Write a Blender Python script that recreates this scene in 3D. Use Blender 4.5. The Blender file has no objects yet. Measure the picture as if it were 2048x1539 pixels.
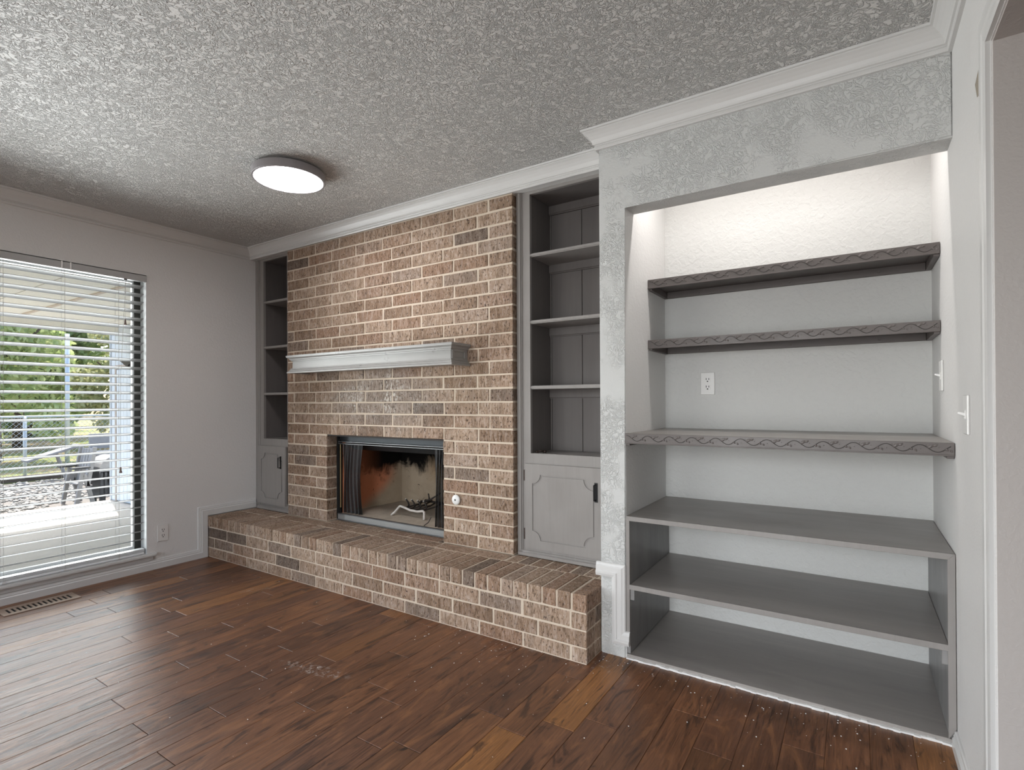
import bpy, bmesh, math, random
from mathutils import Vector, Matrix, noise as mnoise
random.seed(7)
R = math.radians
S = bpy.context.scene
COL = S.collection

# ------------------------------------------------------------------ camera, sky, sun, large lights, exposure
def make_camera():
    cd = bpy.data.cameras.new('camera'); co = bpy.data.objects.new('camera', cd); COL.objects.link(co)
    cd.sensor_width = 36; cd.lens = 36*1063/2048; cd.shift_y = (800.4-769.5)/2048; cd.clip_start = .02; cd.clip_end = 300
    yw, pt, rl = R(32.86), R(.2155), R(.2776)
    R0 = Vector((math.cos(yw), math.sin(yw), 0)); F0 = Vector((-math.sin(yw), math.cos(yw), 0)); U0 = Vector((0, 0, 1))
    U1 = U0*math.cos(pt)-F0*math.sin(pt); F1 = F0*math.cos(pt)+U0*math.sin(pt)
    R2 = R0*math.cos(rl)-U1*math.sin(rl); U2 = R0*math.sin(rl)+U1*math.cos(rl)
    m = Matrix((R2, U2, -F1)).transposed().to_4x4(); m.translation = (4.1886, -2.1634, 1.1692)
    co.matrix_world = m; S.camera = co
make_camera()
S.view_settings.view_transform = 'Standard'; S.view_settings.look = 'None'
S.view_settings.exposure = 0.0; S.view_settings.gamma = 1; S.view_settings.use_curve_mapping = False
S.cycles.use_denoising = True; S.cycles.max_bounces = 8; S.cycles.diffuse_bounces = 5; S.cycles.glossy_bounces = 4
S.cycles.transmission_bounces = 6; S.cycles.transparent_max_bounces = 12; S.cycles.sample_clamp_indirect = 6
S.cycles.caustics_reflective = False; S.cycles.caustics_refractive = False

def make_world():
    w = bpy.data.worlds.new('sky'); S.world = w; w.use_nodes = True
    nt = w.node_tree; nt.nodes.clear()
    out = nt.nodes.new('ShaderNodeOutputWorld'); bg = nt.nodes.new('ShaderNodeBackground'); sk = nt.nodes.new('ShaderNodeTexSky')
    sk.sky_type = 'NISHITA'; sk.sun_disc = False; sk.sun_elevation = R(58); sk.sun_rotation = R(-75); sk.air_density = 1.0; sk.dust_density = 2.5
    bg.inputs['Strength'].default_value = .55
    nt.links.new(sk.outputs[0], bg.inputs[0]); nt.links.new(bg.outputs[0], out.inputs[0])
make_world()

def lamp(name, kind, loc, energy, color=(1, 1, 1), aim=None, **kw):
    d = bpy.data.lights.new(name, kind); d.energy = energy; d.color = color
    for k, v in kw.items(): setattr(d, k, v)
    o = bpy.data.objects.new(name, d); COL.objects.link(o); o.location = loc
    if aim is not None: o.rotation_euler = (Vector(aim)-Vector(loc)).to_track_quat('-Z', 'Y').to_euler()
    return o
lamp('sun', 'SUN', (-6, 3, 8), 10.0, (1, .95, .88), aim=(-6+.54, 3-.16, 8-1.0), angle=R(.6))
# added fill lamps at unseen rear openings, plus daylight at the left window
lamp('rear_fill_left', 'AREA', (1.35, -4.52, 1.35), 30, (1, .98, .95), aim=(1.6, 0, 1.1), shape='RECTANGLE', size=1.7, size_y=1.5)
lamp('window_daylight', 'AREA', (-.16, -1.28, 1.10), 128, (.96, .985, 1.0), aim=(1, -1.26, 1.16), shape='RECTANGLE', size=1.70, size_y=1.85)
lamp('rear_fill_right', 'AREA', (3.5, -4.52, 1.05), 30, (.97, .99, 1.0), aim=(3.6, -1.5, .05), shape='RECTANGLE', size=1.0, size_y=1.9, spread=R(85))

# ------------------------------------------------------------------ shader helpers
class NB:
    def __init__(s, name):
        s.m = bpy.data.materials.new(name); s.m.use_nodes = True; s.t = s.m.node_tree; s.t.nodes.clear()
        s.out = s.n('ShaderNodeOutputMaterial'); s.b = s.n('ShaderNodeBsdfPrincipled'); s.l(s.b.outputs[0], s.out.inputs[0])
    def n(s, t, **kw):
        x = s.t.nodes.new(t)
        for k, v in kw.items(): setattr(x, k, v)
        return x
    def l(s, a, b): s.t.links.new(a, b)
    def put(s, sock, v):
        if hasattr(v, 'is_output'): s.l(v, sock)
        elif isinstance(v, (tuple, list)) and len(v) == 3 and sock.type == 'RGBA': sock.default_value = (*v, 1)
        else: sock.default_value = v
    def coord(s, kind='Object'):
        if kind == 'World': return s.n('ShaderNodeNewGeometry').outputs['Position']
        return s.n('ShaderNodeTexCoord').outputs[kind]
    def vm(s, op, a, b):
        x = s.n('ShaderNodeVectorMath', operation=op); s.put(x.inputs[0], a); s.put(x.inputs[1], b); return x.outputs[0]
    def scale(s, v, sc): return s.vm('MULTIPLY', v, sc)
    def mth(s, op, a, b=0., clamp=False):
        x = s.n('ShaderNodeMath', operation=op, use_clamp=clamp); s.put(x.inputs[0], a); s.put(x.inputs[1], b); return x.outputs[0]
    def noise(s, v, sc, det=4, rough=.55, dist=0., typ=None):
        x = s.n('ShaderNodeTexNoise'); s.put(x.inputs['Vector'], v); x.inputs['Scale'].default_value = sc
        x.inputs['Detail'].default_value = det; x.inputs['Roughness'].default_value = rough; x.inputs['Distortion'].default_value = dist
        return x.outputs['Fac']
    def voro(s, v, sc, feat='F1', rnd=1):
        x = s.n('ShaderNodeTexVoronoi', feature=feat); s.put(x.inputs['Vector'], v); x.inputs['Scale'].default_value = sc
        x.inputs['Randomness'].default_value = rnd; return x.outputs['Distance']
    def ramp(s, f, stops, interp='LINEAR'):
        x = s.n('ShaderNodeValToRGB'); x.color_ramp.interpolation = interp; e = x.color_ramp.elements
        while len(e) < len(stops): e.new(.5)
        for i, (p, c) in enumerate(stops):
            e[i].position = p; e[i].color = (*c, 1) if isinstance(c, (tuple, list)) else (c, c, c, 1)
        s.put(x.inputs[0], f); return x.outputs[0]
    def sstep(s, f, a, b):
        x = s.n('ShaderNodeMapRange', interpolation_type='SMOOTHSTEP'); s.put(x.inputs[0], f)
        x.inputs[1].default_value = a; x.inputs[2].default_value = b; return x.outputs[0]
    def mix(s, f, a, b, bt='MIX'):
        x = s.n('ShaderNodeMix', data_type='RGBA', blend_type=bt); s.put(x.inputs[0], f); s.put(x.inputs[6], a); s.put(x.inputs[7], b); return x.outputs[2]
    def hsv(s, c, h=.5, sat=1., v=1.):
        x = s.n('ShaderNodeHueSaturation'); s.put(x.inputs['Hue'], h); s.put(x.inputs['Saturation'], sat); s.put(x.inputs['Value'], v); s.put(x.inputs['Color'], c); return x.outputs[0]
    def bump(s, h, st=.3, d=.01):
        x = s.n('ShaderNodeBump'); x.inputs['Strength'].default_value = st; x.inputs['Distance'].default_value = d; s.put(x.inputs['Height'], h)
        s.l(x.outputs[0], s.b.inputs['Normal'])
    def rnd(s): return s.n('ShaderNodeObjectInfo').outputs['Random']
    def set(s, **kw):
        for k, v in kw.items(): s.put(s.b.inputs[k.replace('_', ' ')], v)
        return s

def lin(r, g, b):
    f = lambda c: (c/255/12.92) if c/255 <= .04045 else ((c/255+.055)/1.055)**2.4
    return (f(r), f(g), f(b))

M = {}
def plain(name, c, rough=.5, metal=0., var=.06, nsc=6, bump=0., bsc=60, **kw):
    a = NB(name); v = a.coord('World')
    f = a.noise(v, nsc, 5, .6)
    col = a.mix(f, tuple(x*(1-var) for x in c), tuple(min(1, x*(1+var)) for x in c))
    a.set(Base_Color=col, Roughness=rough, Metallic=metal, **kw)
    if bump: a.bump(a.noise(v, bsc, 3, .6), bump, .004)
    M[name] = a.m; return a

def mat_ceiling(name, c, strength, dens=.45, sc=26):
    a = NB(name); v = a.coord('World')
    n1 = a.noise(v, sc, 3, .55, 1.4); n2 = a.noise(a.vm('ADD', v, (7.3, 2.1, 4.4)), sc*.9, 2, .5, 2.2)
    r1 = a.sstep(a.mth('ABSOLUTE', a.mth('SUBTRACT', n1, .5)), .058, .0); r2 = a.sstep(a.mth('ABSOLUTE', a.mth('SUBTRACT', n2, .47)), .05, .0)
    patch = a.sstep(a.noise(a.vm('ADD', v, (1, 5, 9)), 5.5, 3, .6), dens-.10, dens+.12)
    h = a.mth('MULTIPLY', a.mth('MAXIMUM', r1, r2), patch)
    fine = a.noise(v, 140, 2, .5)
    h2 = a.mth('ADD', h, a.mth('MULTIPLY', fine, .12))
    col = a.mix(a.noise(v, 1.6, 3), tuple(x*.97 for x in c), tuple(min(1, x*1.03) for x in c))
    a.set(Base_Color=col, Roughness=.55, Specular_IOR_Level=.35); a.bump(h2, strength, .008); M[name] = a.m

def mat_orange_peel(name, c, strength=.25, sc=75, rough=.6):
    a = NB(name); v = a.coord('World')
    h = a.sstep(a.noise(v, sc, 3, .55, .6), .35, .7)
    col = a.mix(a.noise(v, 1.3, 4), tuple(x*.965 for x in c), tuple(min(1, x*1.03) for x in c))
    a.set(Base_Color=col, Roughness=rough, Specular_IOR_Level=.3); a.bump(h, strength, .003); M[name] = a.m

WHITE = (.70, .69, .675)
mat_ceiling('ceiling_paint', (.70, .69, .675), .95, .22, 27)
mat_ceiling('trowelled_wall_paint', (.58, .585, .575), .6, .48, 25)
mat_orange_peel('wall_paint', (.71, .70, .69))
mat_orange_peel('niche_side_lit_paint', (.80, .795, .785), .3, 60)  # lighter than the niche walls: lamp light on the jamb put into the colour
mat_orange_peel('niche_paint', (.64, .64, .625), .5, 42)
mat_orange_peel('beige_wall_paint', (.50, .465, .445), .12, 90)
plain('trim_paint', (.64, .635, .625), .32, var=.03, bump=.05, bsc=40)
plain('window_white', (.80, .82, .83), .35, var=.03)
plain('outlet_plastic', (.74, .73, .715), .3, var=.02)
plain('socket_dark', (.02, .02, .02), .5)
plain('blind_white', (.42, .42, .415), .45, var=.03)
plain('slat_backlit_grey', (.24, .24, .238), .5, var=.03)  # white slats greyed, their backlit shade put into the colour
plain('cord', (.45, .44, .42), .8)
plain('tassel_brown', (.20, .15, .13), .5)
plain('dark_gasket', (.030, .030, .026), .6)
plain('black_iron', (.018, .018, .019), .45, .6)
plain('bronze_hinge', (.05, .035, .03), .45, .7)

def mat_cabinet(name, c, rough=.38, streak=.10, bump=.14, axis=(26, 26, 1.6)):
    a = NB(name); v = a.coord('World'); st = a.scale(v, axis)
    g = a.noise(st, 1.0, 6, .65, 1.2); blot = a.noise(v, 5.5, 4, .6)
    f = a.mth('ADD', a.mth('MULTIPLY', g, .6), a.mth('MULTIPLY', blot, .4))
    col = a.ramp(f, [(.3, tuple(x*(1-streak) for x in c)), (.7, tuple(x*(1+streak) for x in c))])
    a.set(Base_Color=col, Roughness=a.ramp(blot, [(.3, rough*.85), (.7, rough*1.25)])); a.bump(a.noise(st, 1.4, 5, .6, 1.), bump, .003); M[name] = a.m
mat_cabinet('cabinet_grey', (.265, .248, .236))
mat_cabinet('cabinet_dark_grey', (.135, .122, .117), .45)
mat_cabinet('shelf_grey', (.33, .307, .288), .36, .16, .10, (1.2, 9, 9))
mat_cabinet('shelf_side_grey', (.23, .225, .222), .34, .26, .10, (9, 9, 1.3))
mat_cabinet('fascia_brown', (.115, .098, .092), .42, .10, .06, (2, 20, 20))
mat_cabinet('mantel_paint', (.30, .295, .285), .30, .07, .10, (1.6, 18, 18))

plain('fascia_groove', (.045, .038, .035), .6)
def mat_brick(name, top=False):
    a = NB(name); v = a.coord('World'); r = a.rnd()
    off = a.n('ShaderNodeCombineXYZ'); a.l(a.mth('MULTIPLY', r, 37.), off.inputs[0]); a.l(a.mth('MULTIPLY', r, 11.), off.inputs[2])
    v2 = a.vm('ADD', v, off.outputs[0])
    base = a.ramp(r, [(0., lin(130, 105, 84)), (.25, lin(147, 122, 101)), (.5, lin(160, 136, 115)), (.72, lin(140, 110, 88)), (.88, lin(154, 132, 114)), (1., lin(104, 88, 76))])
    # dragged vertical streaks of the wire-cut face
    st = a.noise(a.scale(v2, (85, 85, 22)), 1.0, 5, .66, .9)
    col = a.mix(a.sstep(st, .42, .72), base, a.hsv(base, .5, .62, 1.5))
    col = a.mix(a.mth('MULTIPLY', a.sstep(st, .47, .33), .85), col, a.hsv(base, .5, 1.0, .36))
    blot = a.noise(v2, 9, 3, .6)
    col = a.mix(a.mth('MULTIPLY', a.sstep(blot, .56, .74), .40), col, lin(116, 89, 71))
    band = a.noise(a.scale(v2, (17, 17, 3)), 1.0, 3, .6)
    col = a.mix(a.mth('MULTIPLY', a.sstep(band, .52, .60), .38), col, a.hsv(base, .5, .95, .55))
    pit = a.sstep(a.noise(a.scale(v2, (120, 120, 62)), 1.0, 2, .5), .60, .68)
    col = a.mix(a.mth('MULTIPLY', pit, .8), col, lin(58, 42, 35))
    spk = a.sstep(a.noise(a.vm('ADD', v2, (3, 8, 1)), 150, 2, .5), .66, .74)
    col = a.mix(a.mth('MULTIPLY', spk, .55), col, lin(222, 205, 190))
    if not top:
        # smoke-greyed courses with a chalky bloom above the fire opening
        sp = a.n('ShaderNodeSeparateXYZ'); a.l(v, sp.inputs[0])
        dx = a.mth('DIVIDE', a.mth('SUBTRACT', sp.outputs[0], 1.50), .62); dz = a.mth('DIVIDE', a.mth('SUBTRACT', sp.outputs[2], 1.19), .27)
        d = a.mth('SQRT', a.mth('ADD', a.mth('MULTIPLY', dx, dx), a.mth('MULTIPLY', dz, dz)))
        d = a.mth('ADD', d, a.mth('MULTIPLY', a.mth('SUBTRACT', a.noise(v, 6, 3), .5), .9))
        mk = a.sstep(d, 1.15, .45)
        col = a.mix(a.mth('MULTIPLY', mk, .55), col, a.hsv(col, .5, .45, .80))
        wh = a.mth('MULTIPLY', a.mth('MULTIPLY', a.sstep(d, .75, .25), a.sstep(a.noise(a.scale(v2, (75, 75, 40)), 1., 3, .6), .50, .60)), a.sstep(a.noise(v, 7, 2), .40, .58))
        col = a.mix(a.mth('MULTIPLY', wh, .8), col, lin(214, 208, 200))
    a.set(Base_Color=col, Roughness=.80, Specular_IOR_Level=.3)
    h = a.mth('ADD', a.mth('MULTIPLY', st, .8), a.mth('MULTIPLY', pit, -.6)); a.bump(h, .55, .005); M[name] = a.m
mat_brick('brick_clay')
mat_brick('brick_hearth_top', True)
plain('mortar_paint', lin(205, 190, 172), .9, var=.10, nsc=14, bump=.5, bsc=90)

def mat_floor():
    a = NB('hand_scraped_wood'); v = a.coord('World'); r = a.rnd()
    off = a.n('ShaderNodeCombineXYZ'); a.l(a.mth('MULTIPLY', r, 23.), off.inputs[0]); a.l(a.mth('MULTIPLY', r, 71.), off.inputs[1])
    v2 = a.vm('ADD', v, off.outputs[0])
    base = a.ramp(r, [(0., lin(84, 61, 49)), (.3, lin(103, 75, 60)), (.55, lin(113, 82, 63)), (.8, lin(95, 69, 54)), (.93, lin(130, 95, 69)), (1., lin(138, 101, 71))])
    base = a.hsv(base, .498, 1.14, 1.03)
    g = a.noise(a.scale(v2, (62, 3.0, 1)), 1.0, 8, .70, 1.8)
    col = a.mix(a.sstep(g, .45, .78), base, a.hsv(base, .503, 1.0, 1.75))
    col = a.mix(a.sstep(g, .48, .30), col, a.hsv(base, .5, .95, .36))
    fig = a.noise(a.scale(v2, (9, 2.2, 1)), 1.0, 5, .6, 2.5)
    col = a.mix(a.mth('MULTIPLY', a.sstep(fig, .53, .68), .65), col, lin(142, 98, 66))
    col = a.mix(a.mth('MULTIPLY', a.sstep(fig, .45, .33), .70), col, lin(46, 31, 25))
    kn = a.sstep(a.noise(a.scale(v2, (8, 3.5, 1)), 1.0, 2, .5, 3.0), .72, .80)
    col = a.mix(a.mth('MULTIPLY', kn, .85), col, lin(26, 18, 15))
    # dusty scuffs where things were dragged
    sp = a.n('ShaderNodeSeparateXYZ'); a.l(v, sp.inputs[0])
    sc = None
    for cx, cy, ang, la, lb, th in [(1.02, -.22, 60, .16, .05, .52), (2.18, -.67, 10, .22, .05, .50), (2.82, .0, 35, .22, .09, .56), (.335, -.583, 75, .12, .012, .40), (.756, -1.11, 70, .10, .012, .42), (2.72, -.08, -40, .20, .10, .58), (3.2, .02, 20, .14, .10, .56), (2.9, -.55, -30, .4, .12, .62)]:
        c, s_ = math.cos(R(ang)), math.sin(R(ang))
        x = a.mth('SUBTRACT', sp.outputs[0], cx); y = a.mth('SUBTRACT', sp.outputs[1], cy)
        u = a.mth('DIVIDE', a.mth('ADD', a.mth('MULTIPLY', x, c), a.mth('MULTIPLY', y, s_)), la)
        w = a.mth('DIVIDE', a.mth('SUBTRACT', a.mth('MULTIPLY', y, c), a.mth('MULTIPLY', x, s_)), lb)
        d = a.mth('ADD', a.mth('MULTIPLY', u, u), a.mth('MULTIPLY', w, w))
        k = a.mth('MULTIPLY', a.sstep(d, 1.0, .1), a.sstep(a.noise(a.vm('ADD', v, (cx*9, cy*5, 0)), 34, 5, .75), th, th+.10))
        sc = k if sc is None else a.mth('MAXIMUM', sc, k)
    fine = a.mth('MULTIPLY', a.sstep(a.noise(v, 260, 2, .6), .70, .76), a.sstep(a.noise(v, 3, 2), .48, .62))
    sc = a.mth('MAXIMUM', sc, a.mth('MULTIPLY', fine, .5))
    col = a.mix(a.mth('MULTIPLY', sc, .55), col, lin(190, 180, 172))
    ro = a.mth('ADD', a.ramp(g, [(.3, .34), (.7, .46)]), a.mth('MULTIPLY', sc, .3))
    a.set(Base_Color=col, Roughness=ro, Specular_IOR_Level=.55)
    wav = a.noise(a.scale(v2, (17, 3.4, 1)), 1.0, 3, .5, .6)
    a.bump(a.mth('ADD', a.mth('MULTIPLY', wav, 1.0), a.mth('MULTIPLY', g, .25)), .55, .006)
    M['hand_scraped_wood'] = a.m
mat_floor()
plain('plank_joint_dust', lin(150, 126, 106), .9, var=.2, nsc=20)
plain('register_metal', lin(168, 148, 132), .40, .25, var=.05)
plain('void_dark', (.006, .006, .006), .9)
plain('fixture_rim', lin(146, 142, 144), .45, .0, var=.03)
plain('caulk_white', (.80, .80, .79), .6, bump=.4, bsc=40)
plain('paint_fleck', (.78, .77, .76), .7)
plain('drywall_paper', lin(150, 142, 130), .9)
plain('steel_dull', (.16, .165, .17), .42, .6, var=.25, nsc=30)
plain('hood_metal', (.035, .04, .045), .5, .5, var=.35, nsc=9)
plain('brass_strip', lin(170, 150, 112), .35, .6)
plain('ash_iron', lin(196, 190, 184), .8, .1, var=.25, nsc=40, bump=.4)
plain('soot_iron', (.045, .038, .035), .75, .3, var=.3, nsc=30)
plain('enamel_white', (.78, .78, .77), .25)
a = NB('emissive_diffuser'); a.set(Base_Color=(.9, .9, .9), Roughness=.4, Emission_Color=(1.0, .965, .985), Emission_Strength=34.0); M['emissive_diffuser'] = a.m
a = NB('niche_lamp_glow'); a.set(Base_Color=(.9, .9, .9), Emission_Color=(1.0, .93, .88), Emission_Strength=4.0); M['niche_lamp_glow'] = a.m

def mat_firebrick():
    a = NB('sooty_firebrick'); v = a.coord('World'); sp = a.n('ShaderNodeSeparateXYZ'); a.l(v, sp.inputs[0])
    n = a.noise(v, 7, 5, .62, .8); n2 = a.noise(a.scale(v, (9, 9, 3)), 1., 4, .6)
    col = a.mix(n, lin(150, 134, 114), lin(190, 174, 152))
    red = a.mth('MULTIPLY', a.sstep(sp.outputs[1], .945, .78), a.sstep(a.mth('ADD', sp.outputs[2], a.mth('MULTIPLY', sp.outputs[1], -.75)), -.16, -.02))
    col = a.mix(a.mth('MULTIPLY', red, .9), col, lin(206, 128, 92))
    och = a.mth('MULTIPLY', a.sstep(sp.outputs[0], 1.30, 1.6), a.sstep(sp.outputs[2], .50, .68))
    col = a.mix(a.mth('MULTIPLY', och, .7), col, lin(150, 112, 70))
    # soot licks up from the back corner and covers the top
    ht = a.mth('ADD', sp.outputs[2], a.mth('ADD', a.mth('MULTIPLY', a.mth('SUBTRACT', n, .5), .34), a.mth('MULTIPLY', a.mth('SUBTRACT', n2, .5), .30)))
    soot = a.sstep(ht, .60, .72)
    low = a.mth('MULTIPLY', a.sstep(sp.outputs[1], .80, .50), 1.0)
    soot = a.mth('MULTIPLY', soot, a.mth('SUBTRACT', 1.0, a.mth('MULTIPLY', low, .75)))
    lick = a.mth('MULTIPLY', a.sstep(a.noise(a.vm('ADD', v, (4, 4, 4)), 11, 5, .7, 1.2), .60, .68), .7)
    soot = a.mth('MAXIMUM', soot, lick)
    col = a.mix(soot, col, (.004, .0035, .003))
    a.set(Base_Color=col, Roughness=.9, Specular_IOR_Level=.15); a.bump(a.noise(v, 55, 4, .7), .4, .004); M['sooty_firebrick'] = a.m
mat_firebrick()
plain('firebox_ash', lin(176, 164, 148), .95, var=.35, nsc=16, bump=.5, bsc=40)

def mat_mesh(name, c, sc, metal=.6, thr=.5):
    # woven wire: the holes between wires let light through
    a = NB(name); v = a.coord('World')
    sp = a.n('ShaderNodeSeparateXYZ'); a.l(v, sp.inputs[0])
    u = a.mth('ADD', sp.outputs[0], a.mth('MULTIPLY', sp.outputs[1], .6))
    p = a.mth('SINE', a.mth('MULTIPLY', a.mth('ADD', u, sp.outputs[2]), sc)); q = a.mth('SINE', a.mth('MULTIPLY', a.mth('SUBTRACT', u, sp.outputs[2]), sc))
    k = a.sstep(a.mth('MAXIMUM', a.mth('ABSOLUTE', p), a.mth('ABSOLUTE', q)), thr-.08, thr+.08)
    tr = a.n('ShaderNodeBsdfTransparent'); mx = a.n('ShaderNodeMixShader')
    a.set(Base_Color=c, Roughness=.4, Metallic=metal)
    a.l(k, mx.inputs[0]); a.l(tr.outputs[0], mx.inputs[1]); a.l(a.b.outputs[0], mx.inputs[2]); a.l(mx.outputs[0], a.out.inputs[0]); M[name] = a.m
mat_mesh('wire_curtain', (.008, .008, .009), 520, .2, .55)
mat_mesh('perforated_steel', (.36, .365, .365), 560, .5, .55)

def mat_glass():
    a = NB('window_glass'); tr = a.n('ShaderNodeBsdfTransparent'); gl = a.n('ShaderNodeBsdfGlossy'); gl.inputs['Roughness'].default_value = .01
    tr.inputs[0].default_value = (.97, .985, .98, 1); fr = a.n('ShaderNodeFresnel'); fr.inputs[0].default_value = 1.3
    mx = a.n('ShaderNodeMixShader'); a.l(fr.outputs[0], mx.inputs[0]); a.l(tr.outputs[0], mx.inputs[1]); a.l(gl.outputs[0], mx.inputs[2]); a.l(mx.outputs[0], a.out.inputs[0]); M['window_glass'] = a.m
mat_glass()
# outdoors
plain('patio_concrete', lin(198, 193, 184), .9, var=.10, nsc=3, bump=.2, bsc=30)
plain('porch_paint', lin(240, 237, 228), .6, var=.03)
plain('porch_seam', lin(205, 192, 178), .7)
plain('siding_white', lin(214, 224, 236), .6, var=.05, nsc=12)
plain('pebble', lin(150, 146, 140), .9, var=.30, nsc=9)
plain('gravel_bed_soil', lin(112, 106, 100), .95, var=.35, nsc=30)
plain('timber_edge', lin(92, 82, 74), .9, var=.2)
plain('galvanised', lin(200, 206, 208), .5, .4, var=.05)
plain('bark', lin(92, 76, 62), .9, var=.3, nsc=14)
plain('weathered_grey', lin(150, 150, 152), .8, var=.18, nsc=10)
plain('dark_resin', lin(52, 54, 58), .6, var=.15)
plain('hall_wall', lin(190, 180, 174), .7)
def mat_lawn():
    a = NB('dry_lawn'); v = a.coord('World'); n = a.noise(v, .55, 5, .6, .5); f = a.noise(v, 28, 4, .7)
    col = a.mix(a.sstep(n, .40, .60), lin(170, 150, 120), lin(124, 134, 88)); col = a.mix(a.mth('MULTIPLY', f, .5), col, lin(106, 100, 66))
    a.set(Base_Color=col, Roughness=.95, Specular_IOR_Level=.1); a.bump(f, .6, .03); M['dry_lawn'] = a.m
mat_lawn()
def mat_leaf(name, c1, c2):
    a = NB(name); v = a.coord('World'); n = a.sstep(a.noise(v, 2.2, 4, .7), .35, .65)
    col = a.mix(n, c1, c2); a.set(Base_Color=col, Roughness=.6, Specular_IOR_Level=.3)
    tl = a.n('ShaderNodeBsdfTranslucent'); a.put(tl.inputs[0], col); mx = a.n('ShaderNodeMixShader'); mx.inputs[0].default_value = .35
    a.l(a.b.outputs[0], mx.inputs[1]); a.l(tl.outputs[0], mx.inputs[2]); a.l(mx.outputs[0], a.out.inputs[0]); M[name] = a.m
mat_leaf('leaf_bright', lin(150, 168, 104), lin(204, 210, 158))
mat_leaf('leaf_mid', lin(118, 140, 84), lin(174, 186, 128))
mat_leaf('leaf_olive', lin(146, 150, 104), lin(202, 200, 158))

# ------------------------------------------------------------------ object helpers
WL = {}                                                   # world location of every object's origin
def tag(o, label=None, cat=None, group=None, kind=None):
    if label: o['label'] = label
    if cat: o['category'] = cat
    if group: o['group'] = group
    if kind: o['kind'] = kind
    return o
def link(o, loc, parent=None):
    COL.objects.link(o); loc = Vector(loc); WL[o.name] = loc
    o.parent = parent; o.location = loc-(WL[parent.name] if parent else Vector((0, 0, 0)))
    return o
def thing(name, loc, label, cat, group=None):
    o = bpy.data.objects.new(name, None); o.empty_display_size = .1; link(o, loc); return tag(o, label, cat, group)
def mk(name, bm, mat, parent=None, smooth=False, origin='center'):
    """bmesh in world coordinates -> one mesh object with its origin at its own middle (or its base)"""
    me = bpy.data.meshes.new(name)
    if isinstance(bm, bmesh.types.BMesh):
        bmesh.ops.recalc_face_normals(bm, faces=bm.faces[:]); bm.to_mesh(me); bm.free()
    else:
        me.from_pydata(bm[0], [], bm[1]); me.validate()
    co = [v.co for v in me.vertices]
    lo = Vector([min(c[i] for c in co) for i in range(3)]); hi = Vector([max(c[i] for c in co) for i in range(3)])
    c = (lo+hi)/2
    if origin == 'base': c.z = lo.z
    me.transform(Matrix.Translation(-c)); me.materials.append(M[mat])
    if smooth:
        for p in me.polygons: p.use_smooth = True
    o = bpy.data.objects.new(name, me); return link(o, c, parent)
def box(bm, x0, x1, y0, y1, z0, z1):
    vs = [bm.verts.new(p) for p in ((x0, y0, z0), (x1, y0, z0), (x1, y1, z0), (x0, y1, z0), (x0, y0, z1), (x1, y0, z1), (x1, y1, z1), (x0, y1, z1))]
    for f in ((3, 2, 1, 0), (4, 5, 6, 7), (0, 1, 5, 4), (1, 2, 6, 5), (2, 3, 7, 6), (3, 0, 4, 7)): bm.faces.new([vs[i] for i in f])
    return vs
def boxes(name, bs, mat, parent=None, bev=.0015, seg=1):
    bm = bmesh.new()
    for b in bs: box(bm, *b)
    if bev: bmesh.ops.bevel(bm, geom=bm.edges[:], offset=bev, segments=seg, affect='EDGES', profile=.6)
    return mk(name, bm, mat, parent)
def struct(o): o['kind'] = 'structure'; return o
def hull(bm, pts, z0=None, z1=None): return bmesh.ops.convex_hull(bm, input=[bm.verts.new(p) for p in pts])
def tube(bm, pts, r, n=8, cap=True):
    pts = [Vector(p) for p in pts]; rings = []; up = None
    for i, p in enumerate(pts):
        t = (pts[min(i+1, len(pts)-1)]-pts[max(i-1, 0)]).normalized()
        if up is None: up = t.orthogonal().normalized()
        up = (up-t*up.dot(t)).normalized(); s = t.cross(up); rr = r[i] if isinstance(r, (list, tuple)) else r
        rings.append([bm.verts.new(p+(up*math.cos(2*math.pi*k/n)+s*math.sin(2*math.pi*k/n))*rr) for k in range(n)])
    for a_, b_ in zip(rings, rings[1:]):
        for k in range(n): bm.faces.new((a_[k], a_[(k+1) % n], b_[(k+1) % n], b_[k]))
    if cap: bm.faces.new(rings[0][::-1]); bm.faces.new(rings[-1])
_ico = None
def ico():
    global _ico
    if _ico is None:
        b = bmesh.new(); bmesh.ops.create_icosphere(b, subdivisions=1, radius=1); b.verts.index_update()
        _ico = ([v.co.copy() for v in b.verts], [[v.index for v in f.verts] for f in b.faces]); b.free()
    return _ico
def blobs(mats):
    """many small ellipsoids as one vertex/face list"""
    iv, jf = ico(); vs, fs = [], []
    for m in mats:
        n = len(vs); vs += [tuple(m @ c) for c in iv]; fs += [[n+i for i in f] for f in jf]
    return vs, fs
def add_blobs(bm, mats):
    vs, fs = blobs(mats); bv = [bm.verts.new(v) for v in vs]
    for f in fs: bm.faces.new([bv[i] for i in f])
def lathe(bm, prof, n=40, c=(0, 0, 0), axis='z'):
    rings = []
    for r_, h in prof:
        ring = []
        for k in range(n):
            t = 2*math.pi*k/n; x, y = r_*math.cos(t), r_*math.sin(t)
            p = (x, y, h) if axis == 'z' else (x, h, y) if axis == 'y' else (h, x, y)
            ring.append(bm.verts.new(Vector(c)+Vector(p)))
        rings.append(ring)
    for a_, b_ in zip(rings, rings[1:]):
        for k in range(n): bm.faces.new((a_[k], a_[(k+1) % n], b_[(k+1) % n], b_[k]))
    bm.faces.new(rings[0]); bm.faces.new(rings[-1][::-1])
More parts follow.
